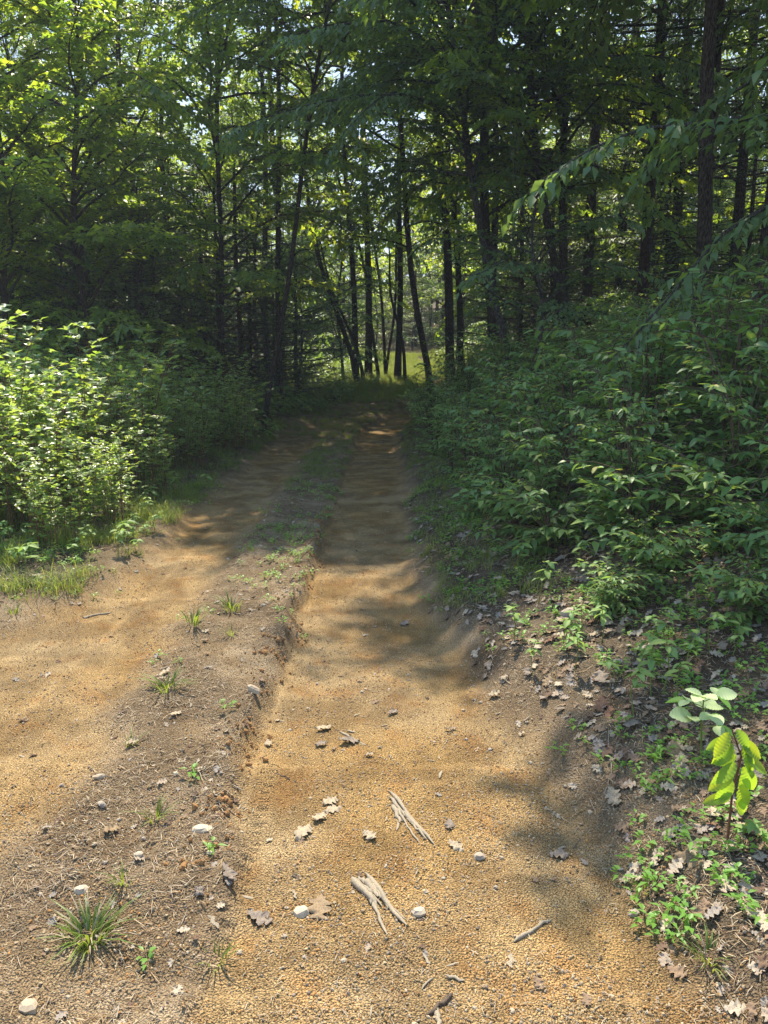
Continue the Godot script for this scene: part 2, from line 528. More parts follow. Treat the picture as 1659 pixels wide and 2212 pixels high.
func build_trees() -> void:
	# --- left side, lit from behind
	tree("maple_tree", 190, 13.3, maple(7.8, 1.9, 2.6, 46, 0.065, {"dens": 1.5, "lean": Vector3(0.2, 0, 0)}), "slender young maple with sunlit leaves rising behind the left bramble thicket")
	tree("oak_tree", 306, 18.5, oak(10.5, 3.6, 3.0, 40, 0.16), "large dark oak with a forked limb behind the sunlit maple")
	tree("maple_tree", 30, 12.6, maple(7.0, 1.5, 2.4, 40, 0.055, {"dens": 1.4}), "leafy maple at the left edge of the picture above the brambles")
	tree("maple_tree", 455, 15.5, maple(10.8, 2.6, 2.3, 44, 0.06, {"dens": 1.4, "lean": Vector3(0.9, 0, 0.3), "reach_to": Vector3(1, 0, 0.2)}), "small maple with a bright yellow green top left of the sky gap")
	tree("maple_tree", 380, 20.0, maple(10.5, 1.8, 2.6, 34, 0.1), "shaded maple standing in the gloom behind the bramble thicket")
	tree("oak_tree", 578, 21.5, oak(13.0, 3.6, 2.6, 30, 0.1), "straight dark trunk left of the middle clump, nearer of two")
	tree("oak_tree", 606, 24.0, oak(14.0, 4.2, 2.8, 30, 0.14), "straight dark trunk left of the middle clump, farther of two")
	tree("oak_tree", 70, 17.5, oak(8.4, 2.4, 2.8, 46, 0.1, {"dens": 1.3}), "broad oak filling the upper left behind the maples")
	tree("oak_tree", 215, 19.5, oak(9.4, 2.8, 2.8, 46, 0.1, {"dens": 1.3}), "leafy oak between the young maple and the forked oak")
	tree("hemlock_tree", 520, 18.0, pine(6.5, 0.5, 2.0, 60, 0.08, {"dead": 0, "leaf": 0.07, "droop": 0.4}), "dark low hemlock with branches down to the ground left of the trail")
	tree("hemlock_tree", 640, 21.0, pine(5.0, 0.4, 1.7, 50, 0.06, {"dead": 0, "leaf": 0.07, "droop": 0.4}), "small dark hemlock beside the bend of the trail")
	tree("hemlock_tree", 300, 15.5, pine(4.6, 0.3, 2.0, 50, 0.06, {"dead": 0, "leaf": 0.07, "droop": 0.4}), "low dark hemlock filling the gloom behind the brambles")
	tree("oak_sapling", 556, 14.6, oak(11.5, 6.4, 2.2, 42, 0.05, {"lean": Vector3(2.4, 0, 0), "dead": 2, "dens": 1.4}), "slim dark pole beside the left rut before the bend")
	tree("oak_tree", 604, 17.2, oak(16.0, 9.5, 3.4, 60, 0.065, {"dead": 4, "dens": 1.4}), "slim tall oak pole at the grassy mound left of the bend")
	var dark := []
	for k in 3:
		var hold := Node3D.new()
		hold.set_meta("base_name", "hemlock_tree")
		hold.set_meta("category", "tree")
		var hm := tree_meshes(pine(4.4, 0.25, 1.7, 56, 0.06, {"dead": 0, "leaf": 0.07, "droop": 0.4}))
		joined_limbs(part("trunk", hm[0], hold), hm)
		part("crown", hm[1], hold)
		dark.append(hold)
	var gloom := [[-3.3, 15.8, 0.7, "hemlock nearest the dark hollow left of the bend"], [-4.7, 15.4, 0.95, "dark hemlock right behind the middle of the left thicket"], [-6.0, 14.9, 0.85, "dark hemlock behind the sunlit maple's foot"], [-7.3, 15.2, 1.1, "dark hemlock at the left edge behind the thicket"], [-3.1, 18.2, 0.95, "hemlock in the gloom left of the middle clump"], [-4.3, 18.9, 1.25, "tall hemlock in the gloom between the left oaks"], [-6.6, 17.6, 1.2, "hemlock under the large forked oak"], [-8.6, 17.2, 1.2, "hemlock far left in the dark"], [-5.3, 21.5, 1.3, "hemlock in the second rank of the left gloom"], [-2.9, 20.8, 0.9, "low hemlock against the sunlit clearing"], [-8.0, 20.5, 1.4, "hemlock in the far left second rank"], [3.6, 16.2, 0.9, "hemlock between the thick trunk and the pines"], [5.6, 17.0, 1.0, "hemlock under the right pines"], [7.4, 16.4, 1.1, "hemlock at the far right under the pines"], [4.6, 20.5, 1.3, "hemlock in the dark behind the curving maples"]]
	for k in gloom.size():
		var q: Array = gloom[k]
		copy(dark[k % 3], Vector3(q[0], H(q[0], -q[1]), -q[1]), rr(0, TAU), q[2], q[3], "hemlocks in the gloom")
	for q in dark: q.free()
	# --- middle clump at the bend
	tree("oak_sapling", 778, 23.0, oak(11.0, 5.0, 2.0, 20, 0.085, {"lean": Vector3(-2.9, 0, 0), "wob": 0.25}), "thin trunk of the middle clump leaning left")
	tree("oak_tree", 768, 24.0, oak(14.5, 5.5, 3.0, 34, 0.11, {"lean": Vector3(-0.4, 0, 0)}), "dark upright trunk of the middle clump with a prop stem at its foot")
	tree("oak_sapling", 789, 23.6, oak(5.0, 3.2, 0.7, 6, 0.06, {"lean": Vector3(-1.6, 0, 0)}), "short slanting stem crossing the foot of the middle clump")
	tree("oak_tree", 795, 24.5, oak(15.5, 5.5, 3.2, 36, 0.13), "thickest upright reddish trunk of the middle clump", "", "tree")
	tree("oak_sapling", 822, 24.8, oak(9.5, 4.6, 1.5, 14, 0.055, {"lean": Vector3(-1.9, 0, 0), "wob": 0.2}), "slim stem leaning left against the thickest middle trunk")
	tree("oak_sapling", 834, 25.5, oak(10.0, 5.0, 1.5, 14, 0.05, {"lean": Vector3(-0.9, 0, 0)}), "slim dark stem just right of the thickest middle trunk")
	tree("oak_sapling", 830, 26.0, oak(9.5, 5.0, 1.4, 14, 0.045, {"lean": Vector3(1.2, 0, 0), "wob": 0.2}), "slim stem leaning right between the middle trunks")
	tree("maple_tree", 858, 24.5, maple(13.5, 5.0, 2.8, 30, 0.12, {"lean": Vector3(0.3, 0, 0)}), "dark trunk beside the left edge of the far trail")
	tree("maple_sapling", 876, 24.2, maple(4.5, 3.0, 0.7, 6, 0.06, {"lean": Vector3(-0.6, 0, 0)}), "short stem fused to the foot of the dark trailside trunk")
	# --- right bank trunks
	tree("maple_tree", 944, 17.5, maple(12.0, 4.5, 2.6, 28, 0.085, {"lean": Vector3(-2.0, 0, 0), "wob": 0.2}), "slim grey trunk leaning left over the trail from the right bank")
	tree("oak_tree", 976, 18.5, oak(14.5, 5.5, 2.8, 30, 0.13, {"lean": Vector3(-0.9, 0, 0)}), "stout grey trunk on the right bank behind the slim leaning one")
	tree("oak_tree", 998, 20.5, oak(13.0, 5.0, 2.3, 24, 0.1, {"lean": Vector3(-0.8, 0, 0)}), "thin grey trunk on the right bank beside the stout one")
	tree("oak_tree", 1086, 15.0, oak(14.0, 4.6, 3.2, 40, 0.12, {"lean": Vector3(-1.2, 0, 0), "wob": 0.2}), "thick dark trunk right of the trail with a slight left lean")
	tree("maple_tree", 1062, 16.0, maple(12.0, 4.0, 2.6, 28, 0.09, {"lean": Vector3(-0.3, 0, 0)}), "thin dark companion of the thick trunk right of the trail")
	tree("maple_tree", 1236, 12.5, maple(11.0, 4.0, 2.9, 48, 0.075, {"lean": Vector3(-1.6, 0, 0), "wob": 0.22}), "curving dark trunk left of a straighter one above the right thicket")
	tree("maple_tree", 1226, 13.5, maple(12.5, 4.4, 2.9, 48, 0.085, {"lean": Vector3(-0.4, 0, 0)}), "straighter dark trunk beside the curving one above the right thicket")
	tree("pine_tree", 1262, 17.0, pine(15.0, 5.5, 2.6, 70, 0.14), "dark pine trunk with bare lower branches behind the curving maples")
	tree("pine_tree", 1378, 14.0, pine(14.0, 4.0, 2.6, 80, 0.12), "thick dark pine behind the overhanging beech branches")
	tree("pine_tree", 1500, 13.0, pine(14.0, 3.5, 2.6, 80, 0.11), "dark straight pine near the right edge behind the thicket")
	tree("pine_tree", 1440, 18.0, pine(15.0, 4.0, 2.6, 80, 0.15), "pine standing deeper between two nearer pines on the right")
	tree("pine_tree", 1570, 16.5, pine(14.0, 3.5, 2.6, 80, 0.14), "pine with low dark boughs at the far right")
	tree("pine_tree", 1330, 21.0, pine(15.0, 4.0, 2.8, 80, 0.16), "far pine in the dark between the right trunks")
	# beeches that hang over the right thicket
	tree_at("beech_tree", 3.7, -6.3, beech(4.9, 2.2, 1.6, 26, 0.07, {"reach_to": Vector3(-1, 0, 0.05), "dens": 1.2, "leaf": 0.12, "el": -0.42}), "young beech with drooping leaf sprays hanging over the thicket from the right edge")
	tree("maple_tree", 1616, 8.6, maple(9.5, 5.8, 2.2, 54, 0.075, {"lean": Vector3(0.5, 0, 0.2), "reach_to": Vector3(-1, 0, 0.2), "dens": 1.4}), "slim leaning trunk at the right edge above the thicket")
	tree("beech_tree", 1130, 12.6, beech(11.0, 4.6, 2.6, 78, 0.065, {"lean": Vector3(-2.6, 0, 0.0), "reach_to": Vector3(0.1, 0, 1.0), "dens": 1.6, "leaf": 0.115}), "beech whose drooping grey green sprays hang across the top of the trail")
	tree("maple_tree", 990, 27.5, maple(12.0, 3.6, 2.8, 40, 0.1), "maple standing close to the far bend of the trail")
	tree("maple_tree", 690, 36.0, maple(9.0, 2.0, 3.0, 44, 0.1), "maple behind the sunlit clearing")
	tree("oak_tree", 1500, 8.2, oak(7.9, 6.0, 2.3, 60, 0.1, {"reach_to": Vector3(-1, 0, 0.0), "dens": 1.4, "dead": 3}), "dark oak trunk rising from the right thicket before the pines")
	tree("beech_sapling", 1150, 11.5, beech(3.3, 1.6, 1.3, 18, 0.03, {"reach_to": Vector3(-0.3, 0, 1)}), "beech sapling with pale fingers of leaves above the right bank")
	tree_at("beech_tree", 7.2, -7.0, beech(11.0, 3.5, 3.2, 40, 0.13), "beech standing just outside the right edge of the picture")
	tree_at("oak_tree", 6.0, -10.5, oak(13.0, 4.0, 3.3, 40, 0.18), "oak beyond the young beech at the right edge")

func build_forest() -> void:
	var protos := []
	var defs := [["oak_tree", oak(15.0, 4.5, 3.3, 38, 0.16)], ["oak_tree", oak(13.0, 3.5, 3.0, 34, 0.13, {"lean": Vector3(0.7, 0, 0.3)})], ["maple_tree", maple(12.5, 3.0, 3.0, 36, 0.12)], ["maple_tree", maple(11.0, 2.2, 2.7, 36, 0.1)], ["pine_tree", pine(15.0, 4.0, 2.6, 70, 0.15)], ["maple_tree", maple(5.5, 0.9, 1.9, 26, 0.05)], ["beech_tree", beech(4.2, 0.5, 1.6, 24, 0.04)], ["hemlock_tree", pine(5.0, 0.4, 1.8, 50, 0.07, {"dead": 0, "leaf": 0.07, "droop": 0.4})]]
	for q in defs:
		var holder := Node3D.new()
		holder.set_meta("base_name", q[0])
		holder.set_meta("category", "tree")
		var ms := tree_meshes(q[1])
		joined_limbs(part("trunk", ms[0], holder), ms)
		part("crown", ms[1], holder)
		protos.append([holder, q[1].h, q[1].hb, q[1].R])
	var lit := [Vector3(-1.6, 1.6, -2.6), Vector3(-0.2, 1.1, -2.0), Vector3(-1.5, 0.7, -5.0), Vector3(-3.6, 1.8, -7.0), Vector3(-4.5, 2.2, -10.2), Vector3(-3.0, 1.4, -12.0), Vector3(-5.5, 2.0, -12.5), Vector3(-2.6, 2.2, -27.0), Vector3(1.6, 1.3, -29.5), Vector3(1.6, 1.2, -34.0), Vector3(-0.5, 0.8, -14.5)]
	var sx := -sin(deg_to_rad(SUN_AZ))
	var sz := cos(deg_to_rad(SUN_AZ))
	var kk := 1.0 / tan(deg_to_rad(SUN_EL))
	var spots := []
	var tries := 0
	while spots.size() < 230 and tries < 9000:
		tries += 1
		var d := 11.0 + 55.0 * pow(rng.randf(), 1.35)
		var side := rr(-1.0, 1.0)
		var x := side * (0.62 * d + 5.0)
		var u := x - shift(d)
		var k := rng.randi() % 5 if rng.randf() < 0.55 else 5 + rng.randi() % 3
		var small := k >= 5
		if d < 32.0 and u > -4.6 and u < 2.2: continue
		if u > -2.5 and u < 1.2 and d < 40.0: continue
		if d < 16.0 and absf(x) < 0.52 * d and not (small and x < -4.0): continue
		if d < 26.0 and absf(x) < 0.5 * d and not small and x > -0.3 * d: continue
		if Vector2(x + 3.0, d - 27.0).length() < 3.4: continue
		var ok := true
		for s in spots:
			if Vector2(x - s.x, d - s.y).length() < (1.5 if small else 2.3): ok = false
		var p: Array = protos[k]
		var sc := rr(0.85, 1.2)
		for z in lit:
			for e in 5:
				var hh: float = lerpf(p[2], p[1], e / 4.0) * sc
				var g := Vector2(x + hh * kk * sx, -d + hh * kk * sz)
				if g.distance_to(Vector2(z.x, z.z)) < p[3] * sc * 0.7 + z.y: ok = false
		if not ok: continue
		spots.append(Vector2(x, d))
		var base: String = p[0].get_meta("base_name")
		var where := "left of the trail" if x < shift(d) else "right of the trail"
		var lab := "%s %s deep in the shaded wood %s" % ["small leafy" if small else "tall", base.replace("_tree", ""), where]
		copy(p[0], Vector3(x, H(x, -d), -d), rr(0, TAU), sc, lab, lab + " among others")
	# understory that closes the gaps between the trunks
	var mid := 0
	for k in 1500:
		if mid >= 95: break
		var d := rr(14.5, 36.0)
		var x := rr(-0.55, 0.55) * d
		var u := x - shift(d)
		if u > -2.9 and u < 1.9: continue
		if d < 17.0 and x > 0.0: continue
		if Vector2(x + 3.0, d - 27.0).length() < 2.4: continue
		var ok := true
		for s in spots:
			if s.distance_to(Vector2(x, d)) < 1.15: ok = false
		if not ok: continue
		spots.append(Vector2(x, d))
		mid += 1
		var p: Array = protos[[5, 6, 5, 7, 6][k % 5]]
		var lab := "understory %s between the trunks %s of the trail" % [p[0].get_meta("base_name").replace("_tree", " sapling"), "left" if x < shift(d) else "right"]
		copy(p[0], Vector3(x, H(x, -d), -d), rr(0, TAU), rr(0.75, 1.25), lab, lab + ", one of several")
	# leafy saplings closing the far slope
	for k in 400:
		if spots.size() >= 430: break
		var d := rr(39.0, 64.0)
		var x := rr(-0.3 * d, 0.35 * d)
		var ok := true
		for s in spots:
			if s.distance_to(Vector2(x, d)) < 1.7: ok = false
		if not ok: continue
		spots.append(Vector2(x, d))
		var p: Array = protos[[5, 6, 5, 3][k % 4]]
		copy(p[0], Vector3(x, H(x, -d), -d), rr(0, TAU), rr(0.8, 1.2), "leafy sapling on the far slope beyond the bend", "leafy saplings on the far slope")
	for p in protos: p[0].free()

# ------------------------------------------------------------------ shrubs
func leaf_shape(L: float, W: float, droop: float, fold: float, pleats: int, seg: int) -> ArrayMesh:
	var b := MB.new()
	var cols := [-1.0, -0.5, 0.0, 0.5, 1.0]
	for q in seg + 1:
		var t := float(q) / seg
		var w := W * 0.5 * pow(t, 0.65) * pow(1.0 - t, 0.85) / 0.358 if q > 0 and q < seg else 0.0012
		for c in cols:
			var y := fold * absf(c) * w - droop * L * t * t
			if pleats > 0: y += 0.012 * W * sin(TAU * pleats * (t + 0.06 * absf(c))) * (0.2 + absf(c)) * 2.0
			b.v.append(Vector3(c * w, y, -L * (t - droop * 0.35 * t * t) ))
	for q in seg:
		for c in 4:
			var p := q * 5 + c
			b.i.append_array([p, p + 5, p + 1, p + 1, p + 5, p + 6])
	var st := SurfaceTool.new()
	var tmp := ArrayMesh.new()
	b.n.resize(b.v.size())
	b.n.fill(Vector3.UP)
	put(tmp, b, null)
	st.create_from(tmp, 0)
	st.generate_normals()
	return st.commit()

func with_mat(mesh: ArrayMesh, m: Material) -> ArrayMesh:
	var c: ArrayMesh = mesh.duplicate()
	c.surface_set_material(0, m)
	return c

func leaf_xf(p: Vector3, d: Vector3, nr: Vector3, s: float) -> Transform3D:
	var x := d.cross(nr).normalized()
	var y := x.cross(d).normalized()
	return Transform3D(Basis(x, y, -d) * s, p)

# stems with alternate drooping leaves; single: how many leaves become parts of their own, the rest is one inner mass
func make_shrub(called: String, h: float, spread: float, stems: int, single: int, mats: Array, shapes: Array, leafL: float, thin_mat: Material) -> Node3D:
	var root := Node3D.new()
	root.set_meta("base_name", called)
	root.set_meta("category", "shrub")
	var all := []
	var stem_nodes := []
	for s in stems:
		var az := TAU * s / stems + rr(-0.4, 0.4)
		var outw := spread * rr(0.25, 1.0)
		var hh := h * rr(0.7, 1.05)
		var pts := PackedVector3Array()
		var rad := PackedFloat32Array()
		for q in 7:
			var t := q / 6.0
			pts.append(Vector3(cos(az) * outw * pow(t, 1.4), hh * (t - 0.12 * t * t * t), sin(az) * outw * pow(t, 1.4)) + rv(0.02))
			rad.append(0.008 * (1.0 - t) + 0.0025)
		pts[0] = Vector3(cos(az) * 0.05, -0.08, sin(az) * 0.05)
		var b := MB.new()
		tube(b, pts, rad, 5)
		for e in 9:
			var f := lerpf(0.5, 5.95, (e + rng.randf()) / 9.0)
			var a := pts[int(f)].lerp(pts[int(f) + 1], f - int(f))
			var ta := az + rr(-1.9, 1.9)
			var tl := rr(0.18, 0.42)
			var td := Vector3(cos(ta), rr(0.1, 0.6), sin(ta)).normalized()
			var end := a + td * tl - Vector3(0, tl * 0.12, 0)
			tube(b, PackedVector3Array([a, a + td * tl * 0.5, end]), PackedFloat32Array([0.0035, 0.003, 0.0015]), 4)
			var cnt := int(tl / (leafL * 0.42)) + 2
			for g in cnt:
				var lp := a.lerp(end, (g + 0.6) / cnt)
				var sd := 1.0 if g % 2 == 0 else -1.0
				var nd := (td.rotated(Vector3.UP, sd * rr(0.5, 1.1)) + Vector3(0, rr(-0.75, -0.05), 0)).normalized()
				if g == cnt - 1: nd = (td + Vector3(0, -0.3, 0)).normalized()
				all.append([lp, nd, lp.y / h + lp.length() * 0.3, s])
		stem_nodes.append(part("stem", one(b, thin_mat), root))
	all.sort_custom(func(p, q): return p[2] > q[2])
	var box := [MB.new(), MB.new(), MB.new()]
	for k in all.size():
		var nr := (Vector3.UP + rv(0.35)).normalized()
		if k < single:
			var o := part("leaf", shapes[rng.randi() % shapes.size()], stem_nodes[all[k][3]])
			o.transform = leaf_xf(all[k][0], (all[k][1] + rv(0.35)).normalized(), (nr + rv(0.4)).normalized(), rr(0.6, 1.2))
		else:
			leaf4(box[rng.randi() % 3], all[k][0], all[k][1], nr, leafL * rr(0.8, 1.15), leafL * 0.46, 0.2)
	var inner := ArrayMesh.new()
	for q in 3: put(inner, box[q], mats[q % mats.size()])
	if inner.get_surface_count() > 0:
		var f := part("foliage", inner, root)
		f.set_meta("kind", "stuff")
	return root

func make_bramble(h: float, canes: int) -> Node3D:
	var root := Node3D.new()
	root.set_meta("base_name", "bramble_bush")
	root.set_meta("category", "bush")
	var box := [MB.new(), MB.new(), MB.new()]
	var fl := MB.new()
	for s in canes:
		var az := rr(0, TAU)
		var outw := rr(0.05, 0.5)
		var hh := h * rr(0.6, 1.05)
		var off := Vector3(rr(-0.3, 0.3), 0, rr(-0.3, 0.3))
		var pts := PackedVector3Array()
		var rad := PackedFloat32Array()
		for q in 7:
			var t := q / 6.0
			pts.append(off + Vector3(cos(az) * outw * t * t, hh * t - 0.05 * (1.0 if q == 0 else 0.0), sin(az) * outw * t * t) + rv(0.02))
			rad.append(0.0065 * (1.0 - t) + 0.002)
		var b := MB.new()
		tube(b, pts, rad, 4)
		for e in 15:
			var f := lerpf(0.9, 5.95, (e + rng.randf()) / 15.0)
			var a := pts[int(f)].lerp(pts[int(f) + 1], f - int(f))
			var ta := rr(0, TAU)
			var td := Vector3(cos(ta), rr(0.1, 0.8), sin(ta)).normalized()
			var tl := rr(0.08, 0.24)
			var end := a + td * tl
			tube(b, PackedVector3Array([a, end]), PackedFloat32Array([0.002, 0.0012]), 3)
			for c in 2:
				var at := a.lerp(end, 0.45 + 0.55 * c) + rv(0.015)
				var bx: MB = box[rng.randi() % 3]
				for g in 3:
					var nd := (td.rotated(Vector3.UP, (g - 1) * 1.15) + Vector3(0, rr(-0.4, 0.25), 0)).normalized()
					leaf4(bx, at, nd, (Vector3.UP + rv(0.6)).normalized(), rr(0.045, 0.1) * (1.2 if g == 1 else 1.0), rr(0.03, 0.058), rr(0.05, 0.3))
			if f > 5.0 and rng.randf() < 0.7:
				for g in 4:
					var at := end + rv(0.035)
					for w in 5:
						var pa := TAU * w / 5.0
						leaf4(fl, at, Vector3(cos(pa), 0.25, sin(pa)), Vector3.UP, 0.013, 0.011, 0.1)
		part("cane", one(b, M.cane), root)
	var fo := ArrayMesh.new()
	for q in 3: put(fo, box[q], M.bramble[q])
	part("foliage", fo, root)
	if not fl.v.is_empty(): part("blossoms", one(fl, M.petal), root)
	return root

func build_shrubs() -> void:
	# right thicket
	var shapes := []
	for k in 14:
		var sl := rr(0.06, 0.115)
		shapes.append(with_mat(leaf_shape(sl, sl * rr(0.36, 0.52), rr(0.02, 0.45), rr(0.0, 0.6), 0, 6), M.shrub[k % 3] if k != 13 else M.shrub_old))
	var protos := []
	for k in 6:
		protos.append(make_shrub("leafy_shrub", rr(1.25, 1.5), rr(0.42, 0.6), 8 + k % 2, 200, M.shrub, shapes, 0.11, M.twig))
	var back := []
	for k in 4:
		back.append(make_shrub("leafy_shrub", rr(1.4, 1.7), 0.7, 9, 0, M.shrub, shapes, 0.11, M.twig))
	var low := []
	for k in 3: low.append(make_shrub("low_shrub", rr(0.5, 0.65), 0.42, 7, 150, M.shrub, shapes, 0.11, M.twig))
	var feet := [[1.1, 4.95, 0.85, "low leafy shrub by the trail before the right thicket"], [1.5, 4.5, 0.95, "low leafy shrub at the front of the right thicket"], [0.98, 5.6, 0.8, "low leafy shrub where the trail meets the right thicket"], [1.95, 4.25, 1.0, "low leafy shrub in the middle before the right thicket"], [2.4, 4.0, 1.0, "low leafy shrub at the right edge before the thicket"], [1.45, 4.0, 0.6, "small low shrub standing out before the right thicket"], [1.95, 3.65, 0.65, "small low shrub on the litter behind the bramble sprig"], [1.2, 3.75, 0.45, "smallest low shrub, out on the litter nearest the trail"], [1.65, 3.3, 0.5, "small low shrub just behind the bramble sprig"], [2.2, 3.35, 0.7, "low shrub cut by the right edge behind the sprig"], [0.85, 6.4, 0.7, "low leafy shrub farther along the trail's right edge"]]
	for k in feet.size():
		var q: Array = feet[k]
		copy(low[k % 3], Vector3(q[0], H(q[0], -q[1]), -q[1]), rr(0, TAU), q[2], q[3], "low shrubs before the right thicket")
	for q in low: q.free()
	var near := [[1.55, 4.75, 0.7], [2.15, 4.55, 0.82], [2.75, 4.3, 0.9], [1.2, 5.4, 0.72], [1.75, 5.45, 0.95], [2.4, 5.3, 1.08], [3.0, 5.0, 1.15], [0.98, 6.3, 0.72], [1.5, 6.3, 0.95], [2.1, 6.2, 1.05], [2.75, 6.1, 1.15], [3.4, 5.9, 1.25], [0.85, 7.3, 0.68], [1.35, 7.3, 0.9], [1.95, 7.2, 1.05], [2.6, 7.1, 1.1], [3.3, 7.0, 1.2], [0.75, 8.5, 0.62], [1.3, 8.5, 0.88], [2.0, 8.4, 1.0]]
	var spots_say := ["at the near left foot of the right thicket", "in the front row of the right thicket, second from its near foot", "at the right edge of the picture, front row of the thicket", "low on the trail side of the right thicket", "in the second row of the right thicket behind its near foot", "in the middle of the second row of the right thicket", "at the right edge of the picture, second row of the thicket", "at the trail edge in the third row of the right thicket", "in the third row of the right thicket, one in from the trail", "in the middle of the third row of the right thicket", "in the third row of the thicket, one in from the right edge", "tall at the right edge of the picture, third row of the thicket", "at the trail edge in the fourth row of the right thicket", "in the fourth row of the right thicket, one in from the trail", "in the middle of the fourth row of the right thicket", "in the fourth row of the thicket, one in from the right edge", "tall at the right edge of the picture, fourth row of the thicket", "at the trail edge in the fifth row of the right thicket", "in the fifth row of the right thicket, one in from the trail", "in the middle of the fifth row of the right thicket"]
	for k in near.size():
		var s: Array = near[k]
		copy(protos[k % 6], Vector3(s[0], H(s[0], -s[1]), -s[1]), rr(0, TAU), s[2], "pointed leaved shrub " + spots_say[k], "shrubs of the right thicket")
	var spots := []
	for k in 400:
		var d := rr(7.8, 16.0)
		var x := rr(0.6, 6.5) + shift(d)
		if x > 0.52 * d + 0.5: continue
		if d < 9.0 and x < 2.4: continue
		var ok := true
		for s in spots:
			if s.distance_to(Vector2(x, d)) < 0.85: ok = false
		if not ok: continue
		spots.append(Vector2(x, d))
		var sc := rr(0.55, 0.75) if x - shift(d) < 1.3 else rr(0.8, 1.05)
		copy(back[k % 4], Vector3(x, H(x, -d), -d), rr(0, TAU), sc, "leafy green shrub massed in the back of the right thicket", "shrubs massed at the back of the right thicket")
	# left bramble thicket
	var bram := []
	for k in 5: bram.append(make_bramble(rr(1.45, 1.7), 14))
	spots.clear()
	var front := []
	for k in 900:
		var d := rr(5.9, 13.5)
		var x := rr(-7.0, -2.0)
		var edge := -2.42 + 0.1 * smoothstep(6.0, 13.0, d) + 0.15 * nB.get_noise_2d(d, 3.0)
		if x > edge or x < -0.53 * d - 0.6: continue
		if d < 6.4 and x > -2.6: continue
		var ok := true
		for s in spots:
			if s.distance_to(Vector2(x, d)) < 0.52: ok = false
		if not ok: continue
		spots.append(Vector2(x, d))
		var sc := rr(0.72, 1.18)
		if x > edge - 0.35: sc = rr(0.5, 0.85)
		var lab := "bramble bush with white blossoms in the back of the left thicket"
		var nb := copy(bram[k % 5], Vector3(x, H(x, -d), -d), rr(0, TAU), sc, lab, lab + ", one of many")
		if d < 8.4: front.append([x / d, nb])
	front.sort_custom(func(p, q): return p[0] > q[0])
	var nth := ["first", "second", "third", "fourth", "fifth", "sixth", "seventh", "eighth", "ninth", "tenth", "eleventh", "twelfth", "thirteenth", "fourteenth", "fifteenth", "sixteenth", "seventeenth", "eighteenth", "nineteenth", "twentieth"]
	for k in mini(front.size(), 20):
		front[k][1].set_meta("label", "sunlit bramble bush in the front of the left thicket, %s from the trail" % nth[k])
		front[k][1].set_meta("group", "front brambles of the left thicket")
	# low brush along the far verges
	spots.clear()
	for k in 500:
		var d := rr(13.5, 30.0)
		var x := shift(d) + (rr(-8.0, -2.6) if rng.randf() < 0.6 else rr(0.9, 4.0))
		if Vector2(x + 2.8, d - 27.0).length() < 3.0 or absf(x) > 0.55 * d: continue
		var ok := true
		for s in spots:
			if s.distance_to(Vector2(x, d)) < 1.1: ok = false
		if not ok: continue
		spots.append(Vector2(x, d))
		var right := x > shift(d)
		copy(back[k % 4], Vector3(x, H(x, -d), -d), rr(0, TAU), rr(0.45, 0.85), "low shrub on the far %s verge of the trail" % ("right" if right else "left"), "low shrubs on the far %s verge" % ("right" if right else "left"))
	for p in protos + back + bram: p.free()

# ------------------------------------------------------------------ grass, seedlings
func blade(b: MB, p: Vector3, az: float, L: float, W: float, bend: float) -> void:
	var outd := Vector3(cos(az), 0, sin(az))
	var s := Vector3(-sin(az), 0, cos(az))
	var f := b.v.size()
	for q in 4:
		var t := q / 3.0
		var c := p + Vector3.UP * (L * (t - bend * 0.5 * t * t)) + outd * (L * bend * t * t)
		var w := W * (1.0 - t * t * 0.92) * 0.5
		b.v.append(c - s * w); b.v.append(c + s * w)
		var nn := (-outd * (1.0 - bend * t) + Vector3.UP * bend * t).normalized()
		b.n.append(nn); b.n.append(nn)
	for q in 3:
		var k := f + q * 2
		b.i.append_array([k, k + 2, k + 1, k + 1, k + 2, k + 3])
	# keep faces turned the way their normals point
	var g := (b.v[f + 1] - b.v[f]).cross(b.v[f + 2] - b.v[f])
	if g.dot(b.n[f]) < 0.0:
		for q in 8: b.n[f + q] = -b.n[f + q]

func ground_pt(px: float, py: float) -> Vector3:
	# where the line of sight through a picture point of the reference meets the ground
	var a := deg_to_rad(11.8)
	var dir := Vector3(px - 829.5, -(py - 1106.0) * cos(a) - F * sin(a), -(F * cos(a) - (py - 1106.0) * sin(a)))
	var t := 1.0 / F
	var p := Vector3(0, 1.55, 0)
	for k in 60:
		var hgt := p.y - H(p.x, p.z)
		if hgt < 0.002: break
		p += dir * (hgt / -dir.y) * 0.8 if dir.y < 0 else dir * t
	p.y = H(p.x, p.z)
	return p

